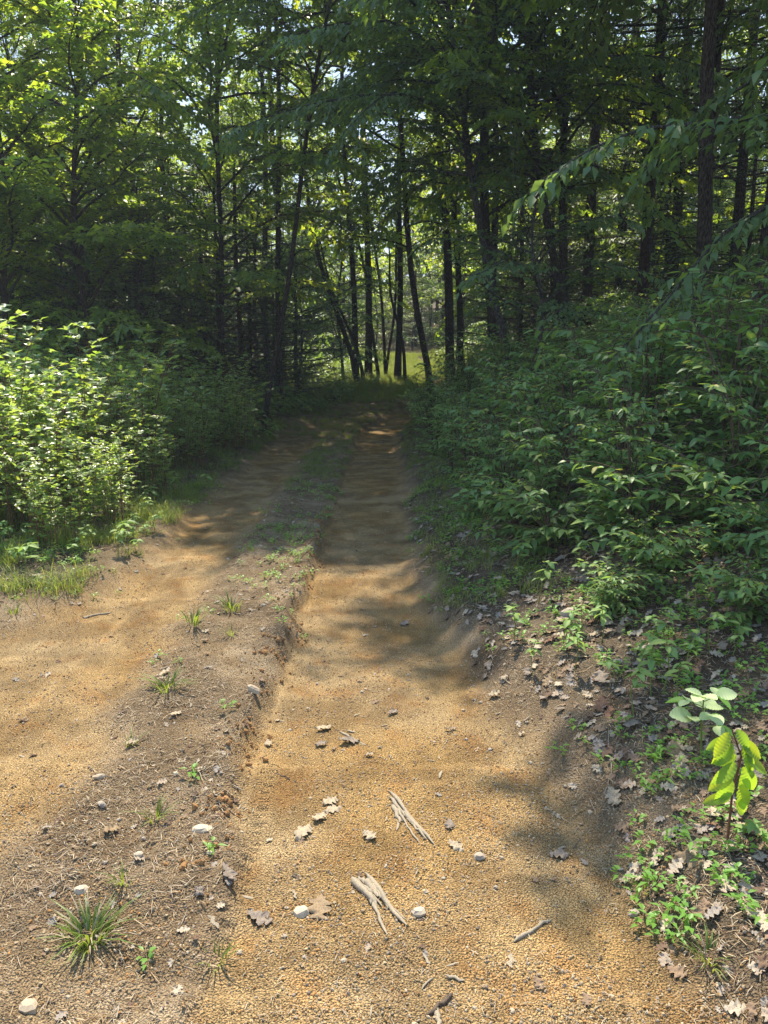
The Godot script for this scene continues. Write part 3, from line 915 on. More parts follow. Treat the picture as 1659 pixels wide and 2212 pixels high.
func build_grass() -> void:
	# single tufts on the trail
	var blades := []
	for k in 6:
		var b := MB.new()
		blade(b, Vector3.ZERO, 0.0, rr(0.09, 0.14), rr(0.006, 0.01), rr(0.45, 1.1))
		blades.append(one(b, M.grass[k % 2] if k < 5 else M.dry_pale))
	var tufts := [[195, 2035, 120, 0.92, "large green grass tuft in the near left corner of the trail"], [362, 1490, 50, 0.95, "grass tuft with a pale dead leaf in it on the middle strip"], [500, 1320, 34, 1.1, "yellow green grass tuft at the edge of the shade on the middle strip"], [418, 1348, 28, 1.0, "small grass tuft left of the yellow green one on the middle strip"], [336, 1770, 20, 0.6, "small grey green grass tuft below the middle strip"], [283, 1610, 20, 0.5, "broad leaved weed tuft beside the left rut"], [500, 1372, 16, 0.6, "thin grass tuft in the litter below the yellow green one"], [268, 1905, 18, 0.55, "thin dark grass wisps near the large tuft"], [125, 1265, 30, 0.9, "grass tuft at the front of the left verge"], [30, 1325, 20, 0.7, "grass tuft at the left edge on the straw covered shoulder"], [545, 1190, 16, 0.7, "grass tuft in the shade of the middle strip"], [470, 2080, 16, 0.6, "thin grass tuft in the near straw"], [1395, 1925, 40, 0.45, "low grass tuft at the right edge of the trail"], [1530, 2080, 40, 0.6, "grass tuft in the near right corner"]]
	for t in tufts:
		var g := thing("grass_tuft", ground_pt(t[0], t[1]), t[4], "grass tuft", "grass tufts on and beside the trail")
		for k in t[2]:
			var o := part("blade", blades[rng.randi() % 6], g)
			var az := rr(0, TAU)
			var r: float = 0.05 * sqrt(rng.randf()) * t[3]
			o.transform = Transform3D(Basis(Vector3.UP, az).scaled(Vector3.ONE * t[3] * rr(0.6, 1.15)), Vector3(cos(az) * r, -0.004, -sin(az) * r))
	# meadow and verge grass, nobody could count it
	for kind in 2:
		var b := MB.new()
		for k in 22:
			var az := rr(0, TAU)
			blade(b, Vector3(rr(-0.07, 0.07), -0.01, rr(-0.07, 0.07)), az, rr(0.06, 0.26), rr(0.003, 0.006), rr(0.3, 1.1))
		var xfs := []
		for k in 60000:
			if xfs.size() >= 8500: break
			var d := 4.3 + 32.0 * pow(rng.randf(), 1.5)
			var x := shift(d) + rr(-7.0, 1.8)
			var u := x - shift(d)
			var m := rut_mask(x, d)
			var p := 0.0
			if u < -1.85 and u > -4.2: p = 0.8 * smoothstep(4.3, 5.8, d) * clampf(0.3 + 2.4 * nB.get_noise_2d(x * 1.2, d * 1.2 + 70.0), 0.05, 1)
			if u < -2.6 and d > 20.0: p = 1.0
			if u >= -1.95 and u < 0.75 and d > 7.0: p = 0.85 * smoothstep(7.0, 11.5, d) * clampf(0.7 + 2.0 * nB.get_noise_2d(x, d * 2.0), 0, 1)
			if u > 0.3 and u < 1.0: p = maxf(p, 0.25)
			if d > 21.0 and u > -3.0 and u < 1.5: p = 0.9
			if m > 0.35: p = 0.0
			if rng.randf() > p: continue
			var sc := rr(0.5, 1.1)
			if u > -1.95: sc *= 0.65
			if d > 20.0: sc *= 2.0
			xfs.append(Transform3D(Basis(Vector3.UP, rr(0, TAU)).scaled(Vector3(sc, sc * rr(0.8, 1.2), sc)), Vector3(x, H(x, -d), -d)))
		scatter("grass", one(b, M.grass[kind]), xfs, PackedColorArray(), ["fresh green grass along the left verge and far strip", "paler yellow green grass mixed into the verges"][kind], "grass")
	# tiny weeds in the litter
	var w := MB.new()
	for k in 9:
		var az := rr(0, TAU)
		leaf4(w, Vector3(cos(az), 0, sin(az)) * rr(0.0, 0.02) + Vector3(0, rr(0.005, 0.04), 0), Vector3(cos(az), rr(0.0, 0.6), sin(az)).normalized(), (Vector3.UP + rv(0.3)).normalized(), rr(0.018, 0.035), rr(0.01, 0.018), 0.2)
	var wx := []
	for k in 40000:
		if wx.size() >= 5200: break
		var d := rr(1.1, 9.0)
		var x := rr(-4.0, 4.0)
		var t := trail_mask(x, d)
		var p := 0.8
		if t > 0.5: p = (0.02 + 0.4 * smoothstep(3.5, 6.0, d)) * (1.0 - rut_mask(x, d))
		if rng.randf() > p * clampf(0.5 + 2.0 * nB.get_noise_2d(x + 40.0, d), 0, 1): continue
		wx.append(Transform3D(Basis(Vector3.UP, rr(0, TAU)).scaled(Vector3.ONE * rr(0.6, 1.3)), Vector3(x, H(x, -d), -d)))
	scatter("weeds", one(w, M.seedling[0]), wx, PackedColorArray(), "tiny green weeds among the leaf litter", "weeds")

func build_undergrowth() -> void:
	for kind in 2:
		var b := MB.new()
		for k in 34:
			var az := rr(0, TAU)
			var r := rr(0.02, 0.28)
			leaf4(b, Vector3(cos(az) * r, rr(0.06, 0.4) * (1.0 - r * 1.6), sin(az) * r), Vector3(cos(az), rr(-0.3, 0.4), sin(az)).normalized(), (Vector3.UP + rv(0.5)).normalized(), rr(0.07, 0.14), rr(0.04, 0.07), rr(0.1, 0.3))
		var xfs := []
		for k in 20000:
			if xfs.size() >= 1700: break
			var d := 13.0 + 47.0 * rng.randf()
			var x := rr(-0.55, 0.55) * d
			var u := x - shift(d)
			if u > -2.1 and u < 0.9 and d < 42.0: continue
			if nA.get_noise_2d(x * 2.0, d * 2.0 + kind * 90.0) < -0.1: continue
			xfs.append(Transform3D(Basis(Vector3.UP, rr(0, TAU)).scaled(Vector3.ONE * rr(0.7, 1.6)), Vector3(x, H(x, -d), -d)))
		scatter("undergrowth", one(b, [M.bramble[0], M.beech[1]][kind]), xfs, PackedColorArray(), ["low leafy undergrowth on the floor of the wood", "darker low undergrowth on the floor of the wood"][kind], "undergrowth")

func build_seedlings() -> void:
	var shapes := []
	for k in 4: shapes.append(with_mat(leaf_shape(0.075, 0.034, rr(0.1, 0.35), 0.3, 0, 6), M.shrub[2] if k % 2 else M.shrub[0]))
	var ribbed := []
	for k in 3: ribbed.append(with_mat(leaf_shape(0.09, 0.037, rr(0.1, 0.35), 0.25, 9, 36), M.seedling[k % 2]))
	var pale := with_mat(leaf_shape(0.085, 0.06, 0.15, 0.2, 7, 28), M.pale_leaf)
	# the sunlit sapling with hanging ribbed leaves
	var base := ground_pt(1572, 1810)
	var s := thing("ribbed_sapling", base, "backlit sapling with hanging yellow green ribbed leaves at the right edge", "sapling")
	var b := MB.new()
	var stem := PackedVector3Array([Vector3(0, -0.02, 0), Vector3(0.0, 0.14, 0.0), Vector3(0.01, 0.27, 0.01), Vector3(-0.03, 0.36, 0.02)])
	tube(b, stem, PackedFloat32Array([0.004, 0.0035, 0.003, 0.002]), 6)
	part("stem", one(b, M.cane), s)
	for k in 21:
		var t := lerpf(0.3, 1.0, k / 20.0)
		var f := minf(t * 3.0, 2.99)
		var p := stem[int(f)].lerp(stem[int(f) + 1], f - int(f))
		var sd := 1.0 if k % 2 == 0 else -1.0
		var o := part("leaf", ribbed[k % 3], s)
		var dd := Vector3(sd * rr(0.35, 0.8), rr(-1.2, -0.3), rr(-0.25, 0.35)).normalized()
		o.transform = leaf_xf(p + Vector3(sd * 0.012, 0, 0), dd, (Vector3(0, 0.5, 0.8) + rv(0.3)).normalized(), rr(0.85, 1.15))
	# the pale bramble sprig above it
	base = ground_pt(1515, 1640)
	s = thing("bramble_sprig", base, "young bramble sprig with pale sunlit toothed leaves above the sapling", "sprig")
	b = MB.new()
	stem = PackedVector3Array([Vector3(0, -0.02, 0), Vector3(-0.01, 0.12, 0.0), Vector3(-0.02, 0.24, 0.02)])
	tube(b, stem, PackedFloat32Array([0.004, 0.003, 0.002]), 6)
	part("stem", one(b, M.green_stem), s)
	for k in 7:
		var p := stem[1].lerp(stem[2], k / 6.0)
		var az := k * 2.4 + 0.5
		var stalk := Vector3(cos(az), rr(0.1, 0.6), sin(az)).normalized()
		var node_at := p + stalk * (0.05 if k < 6 else 0.02)
		var sb := MB.new()
		tube(sb, PackedVector3Array([p, node_at]), PackedFloat32Array([0.0018, 0.0012]), 5)
		var lk := part("leaf_stalk", one(sb, M.green_stem), s)
		for g in 3:
			var o := part("leaf", pale if (k + g) % 4 != 1 else ribbed[0], lk)
			var dd := (stalk.rotated(Vector3.UP, (g - 1) * 1.2) + Vector3(0, rr(-0.5, 0.0), 0)).normalized()
			o.transform = leaf_xf(node_at, dd, (Vector3(0, 0.9, 0.35) + rv(0.35)).normalized(), rr(0.65, 0.95) * (1.1 if g == 1 else 0.85))
	# seedlings on the shaded bank
	var protos := []
	for k in 5:
		var r := Node3D.new()
		r.set_meta("base_name", "seedling")
		r.set_meta("category", "seedling")
		var q := MB.new()
		var hh := rr(0.12, 0.24)
		var st := PackedVector3Array([Vector3(0, -0.02, 0), Vector3(rr(-0.02, 0.02), hh * 0.5, rr(-0.02, 0.02)), Vector3(rr(-0.05, 0.05), hh, rr(-0.04, 0.04))])
		tube(q, st, PackedFloat32Array([0.003, 0.0025, 0.0015]), 5)
		part("stem", one(q, M.green_stem), r)
		for g in 9:
			var az := g * 2.4 + rr(-0.3, 0.3)
			var o := part("leaf", shapes[rng.randi() % 4], r)
			var dd := Vector3(cos(az), rr(-0.3, 0.25), sin(az)).normalized()
			o.transform = leaf_xf(st[1].lerp(st[2], rr(0.1, 1.0)), dd, (Vector3.UP + rv(0.3)).normalized(), rr(0.6, 1.05))
		protos.append(r)
	var marks := [[1320, 1470, "seedling by the pale curled leaf at the foot of the bank"], [1370, 1560, "seedling with broad leaves left of the bramble sprig"], [1150, 1480, "seedling nearest the trail on the shaded bank"], [1225, 1400, "seedling in the litter under the thicket's near foot"], [1480, 1450, "seedling behind the bramble sprig"], [1610, 1830, "small bright seedling in the near right corner"], [1390, 1480, "seedling between the bank and the bramble sprig"], [1240, 1460, "pair leaved seedling on dark litter at the bank's foot"], [1110, 1420, "low seedling at the trail's shaded right edge"]]
	for k in marks.size():
		var p := ground_pt(marks[k][0], marks[k][1])
		copy(protos[k % 5], p, rr(0, TAU), rr(0.75, 1.05) * (0.6 if k == 5 else 1.0), marks[k][2], "seedlings on the right bank")
	for k in 110:
		var d := rr(2.7, 5.2)
		var x := rr(0.7, 2.8)
		if x < right_edge(d) + 0.35 or x > 0.5 * d + 0.2: continue
		copy(protos[k % 5], Vector3(x, H(x, -d), -d), rr(0, TAU), rr(0.6, 1.1), "small seedling among the litter in front of the right thicket", "small seedlings in front of the right thicket")
	for k in 60:
		var d := rr(4.9, 8.5)
		var x := rr(-3.4, -1.95)
		if x < -0.52 * d: continue
		copy(protos[k % 5], Vector3(x, H(x, -d), -d), rr(0, TAU), rr(0.7, 1.3), "small broad leaved weed in the grass of the left verge", "small weeds in the left verge")
	for p in protos: p.free()

# ------------------------------------------------------------------ litter and stones
func oak_leaf(m: Material, L: float, seedv: int) -> ArrayMesh:
	rng.seed = 900 + seedv
	var b := MB.new()
	var seg := 24
	var c1 := rr(-0.25, 0.35)
	var c2 := rr(-0.5, 0.6)
	for q in seg + 1:
		var t := float(q) / seg
		var env := pow(sin(PI * clampf(t * 0.93 + 0.05, 0, 1)), 0.8)
		var lobe := 0.34 + 0.66 * pow(absf(sin(t * PI * 3.6 + 0.3)), 0.8)
		var w := L * 0.36 * env * lobe * rr(0.85, 1.1)
		if q == seg: w = 0.002
		if t < 0.12: w = 0.003
		var z := L * (0.5 - t)
		for c in [-1.0, -0.5, 0.0, 0.5, 1.0]:
			var y: float = L * (0.10 * c2 * c * c + c1 * (t - 0.5) * (t - 0.5)) + 0.004 * sin(t * 9.0 + c * 4.0) + 0.012 + rr(-0.002, 0.002)
			b.v.append(Vector3(c * w, maxf(y, 0.001), z))
			b.n.append(Vector3.UP)
	for q in seg:
		for c in 4:
			var p := q * 5 + c
			b.i.append_array([p, p + 5, p + 1, p + 1, p + 5, p + 6])
	var tmp := one(b, null)
	var st := SurfaceTool.new()
	st.create_from(tmp, 0)
	st.generate_normals()
	var mesh := st.commit()
	mesh.surface_set_material(0, m)
	return mesh

func rock(r: Vector3, m: Material, rough := 0.25, seedv := 1) -> ArrayMesh:
	var sp := SphereMesh.new()
	sp.radius = 1.0
	sp.height = 2.0
	sp.radial_segments = 7
	sp.rings = 4
	var a := sp.get_mesh_arrays()
	var v: PackedVector3Array = a[Mesh.ARRAY_VERTEX]
	var f := FastNoiseLite.new()
	f.seed = seedv
	f.frequency = 0.9
	for k in v.size():
		var p := v[k]
		v[k] = p * r * (1.0 + rough * 2.0 * f.get_noise_3dv(p * 1.3))
	var ix: PackedInt32Array = a[Mesh.ARRAY_INDEX]
	var q := MB.new()
	for k in range(0, ix.size(), 3):
		var nn := (v[ix[k + 2]] - v[ix[k]]).cross(v[ix[k + 1]] - v[ix[k]])
		if nn.length() < 1e-12: continue
		nn = nn.normalized()
		for e in 3:
			q.i.append(q.v.size())
			q.v.append(v[ix[k + e]])
			q.n.append(nn)
	return one(q, m)

func on_ground(p: Vector3, turn: float, s: float, lift := 0.0) -> Transform3D:
	var e := 0.03
	var nn := Vector3(H(p.x - e, p.z) - H(p.x + e, p.z), 2.0 * e, H(p.x, p.z - e) - H(p.x, p.z + e)).normalized()
	var x := Vector3(cos(turn), 0, -sin(turn))
	x = (x - nn * x.dot(nn)).normalized()
	return Transform3D(Basis(x, nn, x.cross(nn)) * s, p + Vector3.UP * lift)

func stick(pts: PackedVector3Array, r0: float, r1: float, sides: int) -> MB:
	var b := MB.new()
	var rad := PackedFloat32Array()
	for k in pts.size():
		var t := k / float(pts.size() - 1)
		rad.append(lerpf(r0, r1, t) * rr(0.85, 1.15) * (0.3 if k == 0 or k == pts.size() - 1 else 1.0))
	tube(b, pts, rad, sides)
	return b

func build_litter() -> void:
	rng.seed = 77
	var oaks := []
	var mats := [M.dry_pale, M.dry_tan, M.dry_grey, M.dry_brown]
	for k in 8: oaks.append(oak_leaf(mats[k % 4], rr(0.07, 0.1), k))
	rng.seed = 78
	var marks := [[697, 1577, 0, 1.0, "grey lobed oak leaf lying at the edge of the road shadow"], [752, 1605, 2, 1.0, "oak leaf under a broken twig at the edge of the road shadow"], [712, 1735, 0, 0.9, "upper pale oak leaf of the heap in the near right rut"], [718, 1752, 4, 0.9, "middle pale oak leaf of the heap in the near right rut"], [690, 1770, 0, 0.9, "curled oak leaf in the heap beside the tyre print"], [655, 1800, 4, 1.1, "largest pale oak leaf, lowest of the heap beside the tyre print"], [798, 1808, 0, 0.8, "pale oak leaf alone right of the heap"], [985, 1830, 4, 0.8, "pale leaf in the right rut left of the grey stone"], [690, 1965, 1, 1.0, "reddish curled oak leaf beside the white stone in the near rut"], [358, 1455, 0, 0.9, "pale leaf caught in the middle strip grass tuft"], [1300, 1475, 2, 1.2, "pale grey leaf standing in the litter at the bank's foot"], [1330, 1730, 0, 1.1, "pale leaf in the litter right of the rut's crumbled edge"], [1490, 1890, 1, 0.95, "long tan leaf lying in the near right litter"], [1300, 1540, 3, 1.3, "brown lobed leaf under the seedlings at the bank's foot"], [490, 1895, 2, 0.8, "small grey leaf left of the tyre print"], [380, 1545, 0, 0.7, "pale leaf scrap beside the middle strip tuft"], [445, 1370, 0, 0.7, "pale leaf on the sunlit middle strip"], [875, 1350, 2, 0.9, "dark leaf in the shaded right rut"], [1215, 1215, 2, 1.0, "grey lobed leaf below the thicket's edge"], [560, 1990, 2, 0.9, "grey leaf scrap in the near straw"]]
	for m in marks:
		var xf := on_ground(ground_pt(m[0], m[1]), rr(0, TAU), m[3] * 1.05)
		xf.basis = xf.basis * Basis(Vector3.RIGHT, rr(-0.2, 0.2))
		top("fallen_leaf", oaks[m[2]], xf, m[4], "leaf", "fallen leaves on the trail")
	# single leaves in the shaded litter
	var cnt := 0
	for k in 3000:
		if cnt >= 280: break
		var d := rr(1.6, 6.5)
		var x := rr(0.5, 2.9)
		if x < right_edge(d) + 0.12 or x > 0.5 * d + 0.25: continue
		if d > 4.8 and x > 1.6: continue
		var xf := on_ground(Vector3(x, H(x, -d), -d), rr(0, TAU), rr(0.3, 0.95), 0.004)
		xf.basis = xf.basis * Basis(Vector3.RIGHT, rr(-0.5, 0.5)) * Basis(Vector3.BACK, rr(-0.4, 0.4))
		top("fallen_leaf", oaks[rng.randi() % 8], xf, "dry curled leaf in the litter of the right bank", "leaf", "dry leaves in the litter of the right bank")
		cnt += 1
	# the uncounted rest
	var lm := oak_leaf(M.litter, 0.09, 33)
	rng.seed = 79
	var xfs := []
	var cols := PackedColorArray()
	var tones := [Color(0.34, 0.28, 0.22), Color(0.24, 0.17, 0.115), Color(0.15, 0.1, 0.07), Color(0.28, 0.25, 0.22), Color(0.42, 0.36, 0.28)]
	for k in 90000:
		if xfs.size() >= 21000: break
		var d := 1.2 + 24.0 * pow(rng.randf(), 2.1)
		var x := rr(-5.5, 5.5) + shift(d)
		var t := trail_mask(x, d)
		var p := 1.0 if x > shift(d) else 0.22
		if t > 0.5: p = 0.04 + (0.16 + 0.5 * smoothstep(3.5, 5.5, d)) * (1.0 - rut_mask(x, d))
		if rng.randf() > p: continue
		var xf := on_ground(Vector3(x, H(x, -d), -d), rr(0, TAU), rr(0.2, 0.75) if t < 0.5 else rr(0.15, 0.5), 0.0)
		xf.basis = xf.basis * Basis(Vector3.RIGHT, rr(-0.4, 0.4))
		xfs.append(xf)
		cols.append(tones[rng.randi() % 5])
	scatter("leaf_litter", lm, xfs, cols, "dead leaf litter strewn over the banks and trail edges", "leaf litter")
	# straw and needles
	var sb := MB.new()
	tube(sb, PackedVector3Array([Vector3(-0.5, 0.03, 0), Vector3(0.0, 0.06, 0.02), Vector3(0.5, 0.02, 0)]), PackedFloat32Array([0.018, 0.022, 0.012]), 3)
	xfs = []
	cols = PackedColorArray()
	var straw := [Color(0.42, 0.32, 0.2), Color(0.3, 0.21, 0.13), Color(0.54, 0.45, 0.32), Color(0.22, 0.15, 0.09), Color(0.42, 0.36, 0.28)]
	for k in 260000:
		if xfs.size() >= 85000: break
		var d := 1.1 + 11.0 * pow(rng.randf(), 1.7)
		var x := rr(-3.6, 2.6)
		if absf(x + 0.4) < 0.07 and d > 1.7 and d < 2.8: continue
		var m := rut_mask(x, d)
		var p := 1.0 - 0.82 * m
		var dense := nB.get_noise_2d(x * 1.4 + 90.0, d * 1.4)
		if m < 0.5: p *= clampf(0.55 + 1.8 * dense, 0.1, 1.0)
		if rng.randf() > p: continue
		var L := rr(0.01, 0.045) * (0.6 if m > 0.5 else 1.0)
		var xf := on_ground(Vector3(x, H(x, -d) + 0.002, -d), rr(0, TAU), 1.0, 0.0)
		xf.basis = xf.basis * Basis(Vector3.BACK, rr(-0.15, 0.15)) * Basis.from_scale(Vector3(L, 0.045, 0.045 * rr(0.6, 1.5)))
		xfs.append(xf)
		cols.append(straw[rng.randi() % 5])
	scatter("straw", one(sb, M.stone), xfs, cols, "dry straw and needles strewn over the trail", "straw")

func build_stones() -> void:
	rng.seed = 81
	# stones one can point at
	var named := [[435, 1795, Vector3(0.042, 0.014, 0.034), M.white_rock, "flat white stone in the middle strip, the largest on the trail"], [652, 1972, Vector3(0.028, 0.014, 0.02), M.white_rock, "round white stone beside the reddish leaf in the near rut"], [548, 1505, Vector3(0.04, 0.02, 0.022), M.tan_rock, "orange stone on the crumbled edge of the right rut"], [1035, 1852, Vector3(0.024, 0.012, 0.02), M.grey_rock, "grey lichened stone in the near right rut"], [460, 1843, Vector3(0.034, 0.01, 0.014), M.white_rock, "long pale stone below the white one"], [215, 1683, Vector3(0.03, 0.012, 0.016), M.tan_rock, "tan stone at the edge of the left rut"], [380, 1673, Vector3(0.014, 0.01, 0.012), M.white_rock, "small white stone beside the crumbled rut edge"], [220, 1743, Vector3(0.02, 0.012, 0.014), M.grey_rock, "dark grey stone near the left rut"], [175, 1925, Vector3(0.026, 0.012, 0.018), M.white_rock, "pale stone above the large grass tuft"], [905, 1975, Vector3(0.026, 0.016, 0.018), M.white_rock, "pale stone right of the splintered wood"], [300, 1850, Vector3(0.018, 0.01, 0.012), M.white_rock, "pale stone halfway between the large tuft and the white stone"], [60, 2180, Vector3(0.03, 0.02, 0.026), M.tan_rock, "tan stone in the near left corner"], [1370, 1975, Vector3(0.02, 0.012, 0.014), M.grey_rock, "grey stone beside the grass of the near right edge"], [1225, 1330, Vector3(0.05, 0.03, 0.04), M.grey_rock, "grey stone sunk in the shaded bank"]]
	for k in named.size():
		var s: Array = named[k]
		top("stone", rock(s[2] * 0.85, s[3], 0.28, k + 5), on_ground(ground_pt(s[0], s[1]), rr(-0.4, 0.4), 1.0, s[2].y * 0.35), s[4], "stone", "stones on the trail")
	var shapes := []
	for k in 6: shapes.append(rock(Vector3(1.0, 0.6, 0.8), [M.tan_rock, M.tan_rock, M.grey_rock][k % 3], 0.4, k + 40))
	for k in 90:
		var d := 1.2 + 2.8 * pow(rng.randf(), 1.3)
		var x := rr(-0.52 * d, minf(0.75, 0.5 * d))
		var r := rr(0.005, 0.010)
		var xf := on_ground(Vector3(x, H(x, -d), -d), rr(0, TAU), r, r * 0.2)
		top("pebble", shapes[rng.randi() % 6], xf, "small loose pebble on the near sunlit trail", "pebble", "small loose pebbles on the near trail")
	# uncounted gravel and crumbs of soil
	var tones := [Color(0.5, 0.38, 0.22), Color(0.42, 0.27, 0.12), Color(0.48, 0.38, 0.25), Color(0.36, 0.24, 0.12), Color(0.3, 0.25, 0.2), Color(0.48, 0.4, 0.29), Color(0.45, 0.24, 0.09)]
	for kind in 3:
		var xfs := []
		var cols := PackedColorArray()
		for k in 90000:
			if xfs.size() >= 22000: break
			var d := 1.05 + 7.0 * pow(rng.randf(), 2.1)
			var x := rr(-0.56 * d - 0.1, minf(1.1, 0.55 * d))
			if absf(x + 0.4) < 0.06 and d > 1.7 and d < 2.8: continue
			var cl := nB.get_noise_2d(x * 1.6 + 200.0, d * 1.6)
			if rng.randf() > clampf(0.6 + 1.6 * cl, 0.15, 1.0): continue
			var r := 0.0014 + 0.0042 * pow(rng.randf(), 2.8)
			xfs.append(Transform3D(Basis.from_euler(rv(3.0)) * Basis.from_scale(Vector3(r, r * 0.75, r)), Vector3(x, H(x, -d) + r * 0.3, -d)))
			cols.append(tones[rng.randi() % 7] * rr(0.8, 1.1))
		scatter("gravel", rock(Vector3(1, 0.7, 0.85), M.stone, 0.35, 60 + kind), xfs, cols, ["fine gravel strewn over the trail", "coarser grit strewn over the trail", "crumbs of orange soil on the trail"][kind], "gravel")
	# clods along the broken edge of the right rut
	var cx := []
	var cc := PackedColorArray()
	for k in 1500:
		var d := rr(2.0, 7.5)
		var x := -0.57 + 0.05 * rng.randfn() + nB.get_noise_2d(-0.5, d * 1.3) * 0.08
		if rng.randf() > clampf(0.6 + 2.0 * nC.get_noise_2d(0.0, d * 0.7), 0.05, 1.0): continue
		var r := 0.003 + 0.012 * pow(rng.randf(), 3.0)
		cx.append(Transform3D(Basis.from_euler(rv(3.0)) * Basis.from_scale(Vector3(r, r * 0.8, r)), Vector3(x, H(x, -d) + r * 0.35, -d)))
		cc.append(Color(0.3, 0.165, 0.07) * rr(0.8, 1.2))
	scatter("clods", rock(Vector3(1, 0.8, 0.9), M.stone, 0.45, 71), cx, cc, "broken clods of soil along the right rut's edge", "clods")

func build_sticks() -> void:
	rng.seed = 85
	var chips := []
	for k in 5:
		var pts := PackedVector3Array()
		for q in 5: pts.append(Vector3(rr(-0.003, 0.003), 0.004 + rr(0.0, 0.003), lerpf(-0.022, 0.022, q / 4.0)))
		chips.append(one(stick(pts, rr(0.003, 0.006), rr(0.002, 0.004), 5), M.dead_wood if k < 4 else M.dark_wood))
	for k in 70:
		var d := 1.25 + 2.4 * pow(rng.randf(), 1.2)
		var x := rr(-0.5 * d, minf(0.7, 0.48 * d))
		var xf := on_ground(Vector3(x, H(x, -d), -d), rr(0, TAU), rr(0.4, 1.2))
		xf.basis = xf.basis * Basis.from_scale(Vector3(rr(0.8, 2.0), 0.7, 1.0))
		top("wood_chip", chips[k % 5], xf, "small bleached wood chip lying on the near trail", "wood chip", "small bleached wood chips on the near trail")
	for k in 16:
		var d := rr(1.35, 4.2)
		var x := rr(-0.48 * d, 0.6)
		var lf := oak_leaf([M.dry_pale, M.dry_tan, M.dry_grey][k % 3], rr(0.035, 0.07), 50 + k)
		rng.seed = 300 + k
		top("leaf_scrap", lf, on_ground(Vector3(x, H(x, -d), -d), rr(0, TAU), 1.0), "small torn dry leaf scrap on the near sunlit trail", "leaf scrap", "small torn leaf scraps on the near trail")
	rng.seed = 83
	var list := [[830, 1710, 925, 1830, 0.010, M.dead_wood, "splintered_wood", "upper of two bleached splintered wood strips in the near rut", 8], [775, 1895, 860, 2010, 0.013, M.dead_wood, "splintered_wood", "lower and longer bleached splintered wood strip in the near rut", 8], [800, 1910, 880, 1990, 0.006, M.dead_wood, "splintered_wood", "thin bleached splinter alongside the lower wood strip", 2], [1110, 2035, 1195, 1985, 0.006, M.dead_wood, "stick", "short grey stick lying across the right of the near rut", 1], [975, 2150, 925, 2195, 0.008, M.dark_wood, "stick", "stub of grey stick at the bottom edge", 1], [945, 2180, 950, 2225, 0.008, M.dead_wood, "stick", "pale stick cut off by the bottom edge", 1], [575, 1670, 645, 1690, 0.003, M.dark_wood, "twig", "thin dark twig across the top of the tyre print", 1], [735, 1580, 790, 1610, 0.006, M.dead_wood, "stick", "broken twig beside the oak leaves at the shadow's edge", 1], [178, 1335, 240, 1325, 0.012, M.dead_wood, "bark_strip", "curled strip of bark lying in the left rut", 2], [1310, 1620, 1330, 1770, 0.0025, M.dead_wood, "twig", "long pale straw stalk bending over the right litter", 1], [1440, 1960, 1659, 1840, 0.004, M.dark_wood, "twig", "thin dark twig across the near right corner", 1], [1460, 1790, 1560, 1900, 0.004, M.dark_wood, "twig", "dark twig under the sapling", 1]]
	for s in list:
		var a := ground_pt(s[0], s[1])
		var z := ground_pt(s[2], s[3])
		var mid := (a + z) * 0.5
		mid.y = H(mid.x, mid.z)
		var t := thing(s[6], mid, s[7], s[6].replace("_", " "))
		for g in s[8]:
			var pts := PackedVector3Array()
			var side: Vector3 = (z - a).cross(Vector3.UP).normalized() * (g - (s[8] - 1) * 0.5) * s[4] * 0.55
			var f0 := rr(-0.1, 0.5) if g > 0 else 0.0
			var f1 := rr(f0 + 0.2, minf(f0 + 0.6, 1.1)) if g > 0 else 1.0
			var slant: float = rr(-0.6, 0.6) * s[4] if g > 0 else 0.0
			for k in 9:
				var kt := k / 8.0
				var p: Vector3 = a.lerp(z, lerpf(f0, f1, kt)) + side + side.normalized() * slant * (kt - 0.5) * 3.0 + Vector3(rr(-0.003, 0.003), 0, rr(-0.003, 0.003))
				p.y = H(p.x, p.z) + s[4] * rr(0.2, 0.7)
				pts.append(p - mid)
			var thick: float = s[4] * (1.0 if s[8] == 1 else rr(0.4, 1.0))
			part("splinter" if s[8] > 1 else "shaft", one(stick(pts, thick, thick * 0.6, 6), s[5]), t)

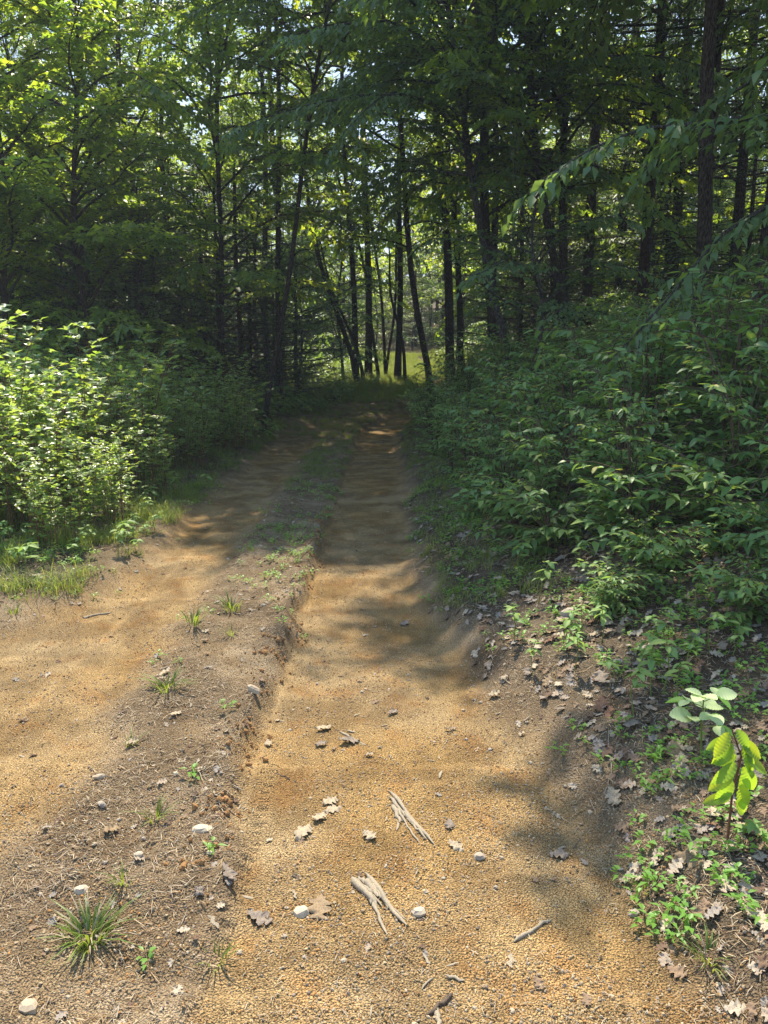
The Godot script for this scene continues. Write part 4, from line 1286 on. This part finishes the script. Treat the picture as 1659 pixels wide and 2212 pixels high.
# ------------------------------------------------------------------ main
func _ready() -> void:
	var cam := Camera3D.new()
	cam.name = "camera"
	cam.fov = 67.32
	cam.position = Vector3(0, 1.55, 0)
	cam.rotation_degrees = Vector3(-11.8, 0, 0)
	cam.near = 0.05
	cam.far = 400.0
	add_child(cam)
	cam.current = true
	var env := Environment.new()
	env.background_mode = Environment.BG_SKY
	env.sky = Sky.new()
	var sm := ProceduralSkyMaterial.new()
	sm.sky_top_color = Color(0.64, 0.77, 0.94)
	sm.sky_horizon_color = Color(0.88, 0.93, 0.97)
	sm.sky_curve = 0.2
	sm.ground_bottom_color = Color(0.2, 0.18, 0.14)
	sm.ground_horizon_color = Color(0.6, 0.62, 0.6)
	sm.sun_angle_max = 8.0
	sm.sky_energy_multiplier = 0.86
	env.sky.sky_material = sm
	env.tonemap_mode = Environment.TONE_MAPPER_LINEAR
	env.tonemap_exposure = 2.6
	env.sdfgi_enabled = true
	env.ssao_enabled = true
	env.ssil_enabled = true
	env.fog_enabled = true
	env.fog_density = 0.0015
	env.fog_light_color = Color(0.93, 0.96, 1.0)
	var we := WorldEnvironment.new()
	we.environment = env
	add_child(we)
	var sun := DirectionalLight3D.new()
	sun.name = "sun"
	sun.light_energy = 1.6
	sun.light_color = Color(1.0, 0.95, 0.86)
	sun.light_angular_distance = 0.55
	sun.shadow_enabled = true
	sun.rotation_degrees = Vector3(-SUN_EL, 180.0 - SUN_AZ, 0)
	add_child(sun)

	rng.seed = 20240527
	for q in [[nA, 0.35, 11], [nB, 1.1, 12], [nC, 6.0, 13], [nD, 26.0, 14]]:
		q[0].frequency = q[1]
		q[0].seed = q[2]
		q[0].noise_type = FastNoiseLite.TYPE_SIMPLEX_SMOOTH
		q[0].fractal_octaves = 2
	build_materials()
	build_ground()
	rng.seed = 5
	build_trees()
	rng.seed = 6
	build_forest()
	rng.seed = 7
	build_shrubs()
	rng.seed = 8
	build_grass()
	rng.seed = 10
	build_undergrowth()
	rng.seed = 9
	build_seedlings()
	build_litter()
	build_stones()
	build_sticks()
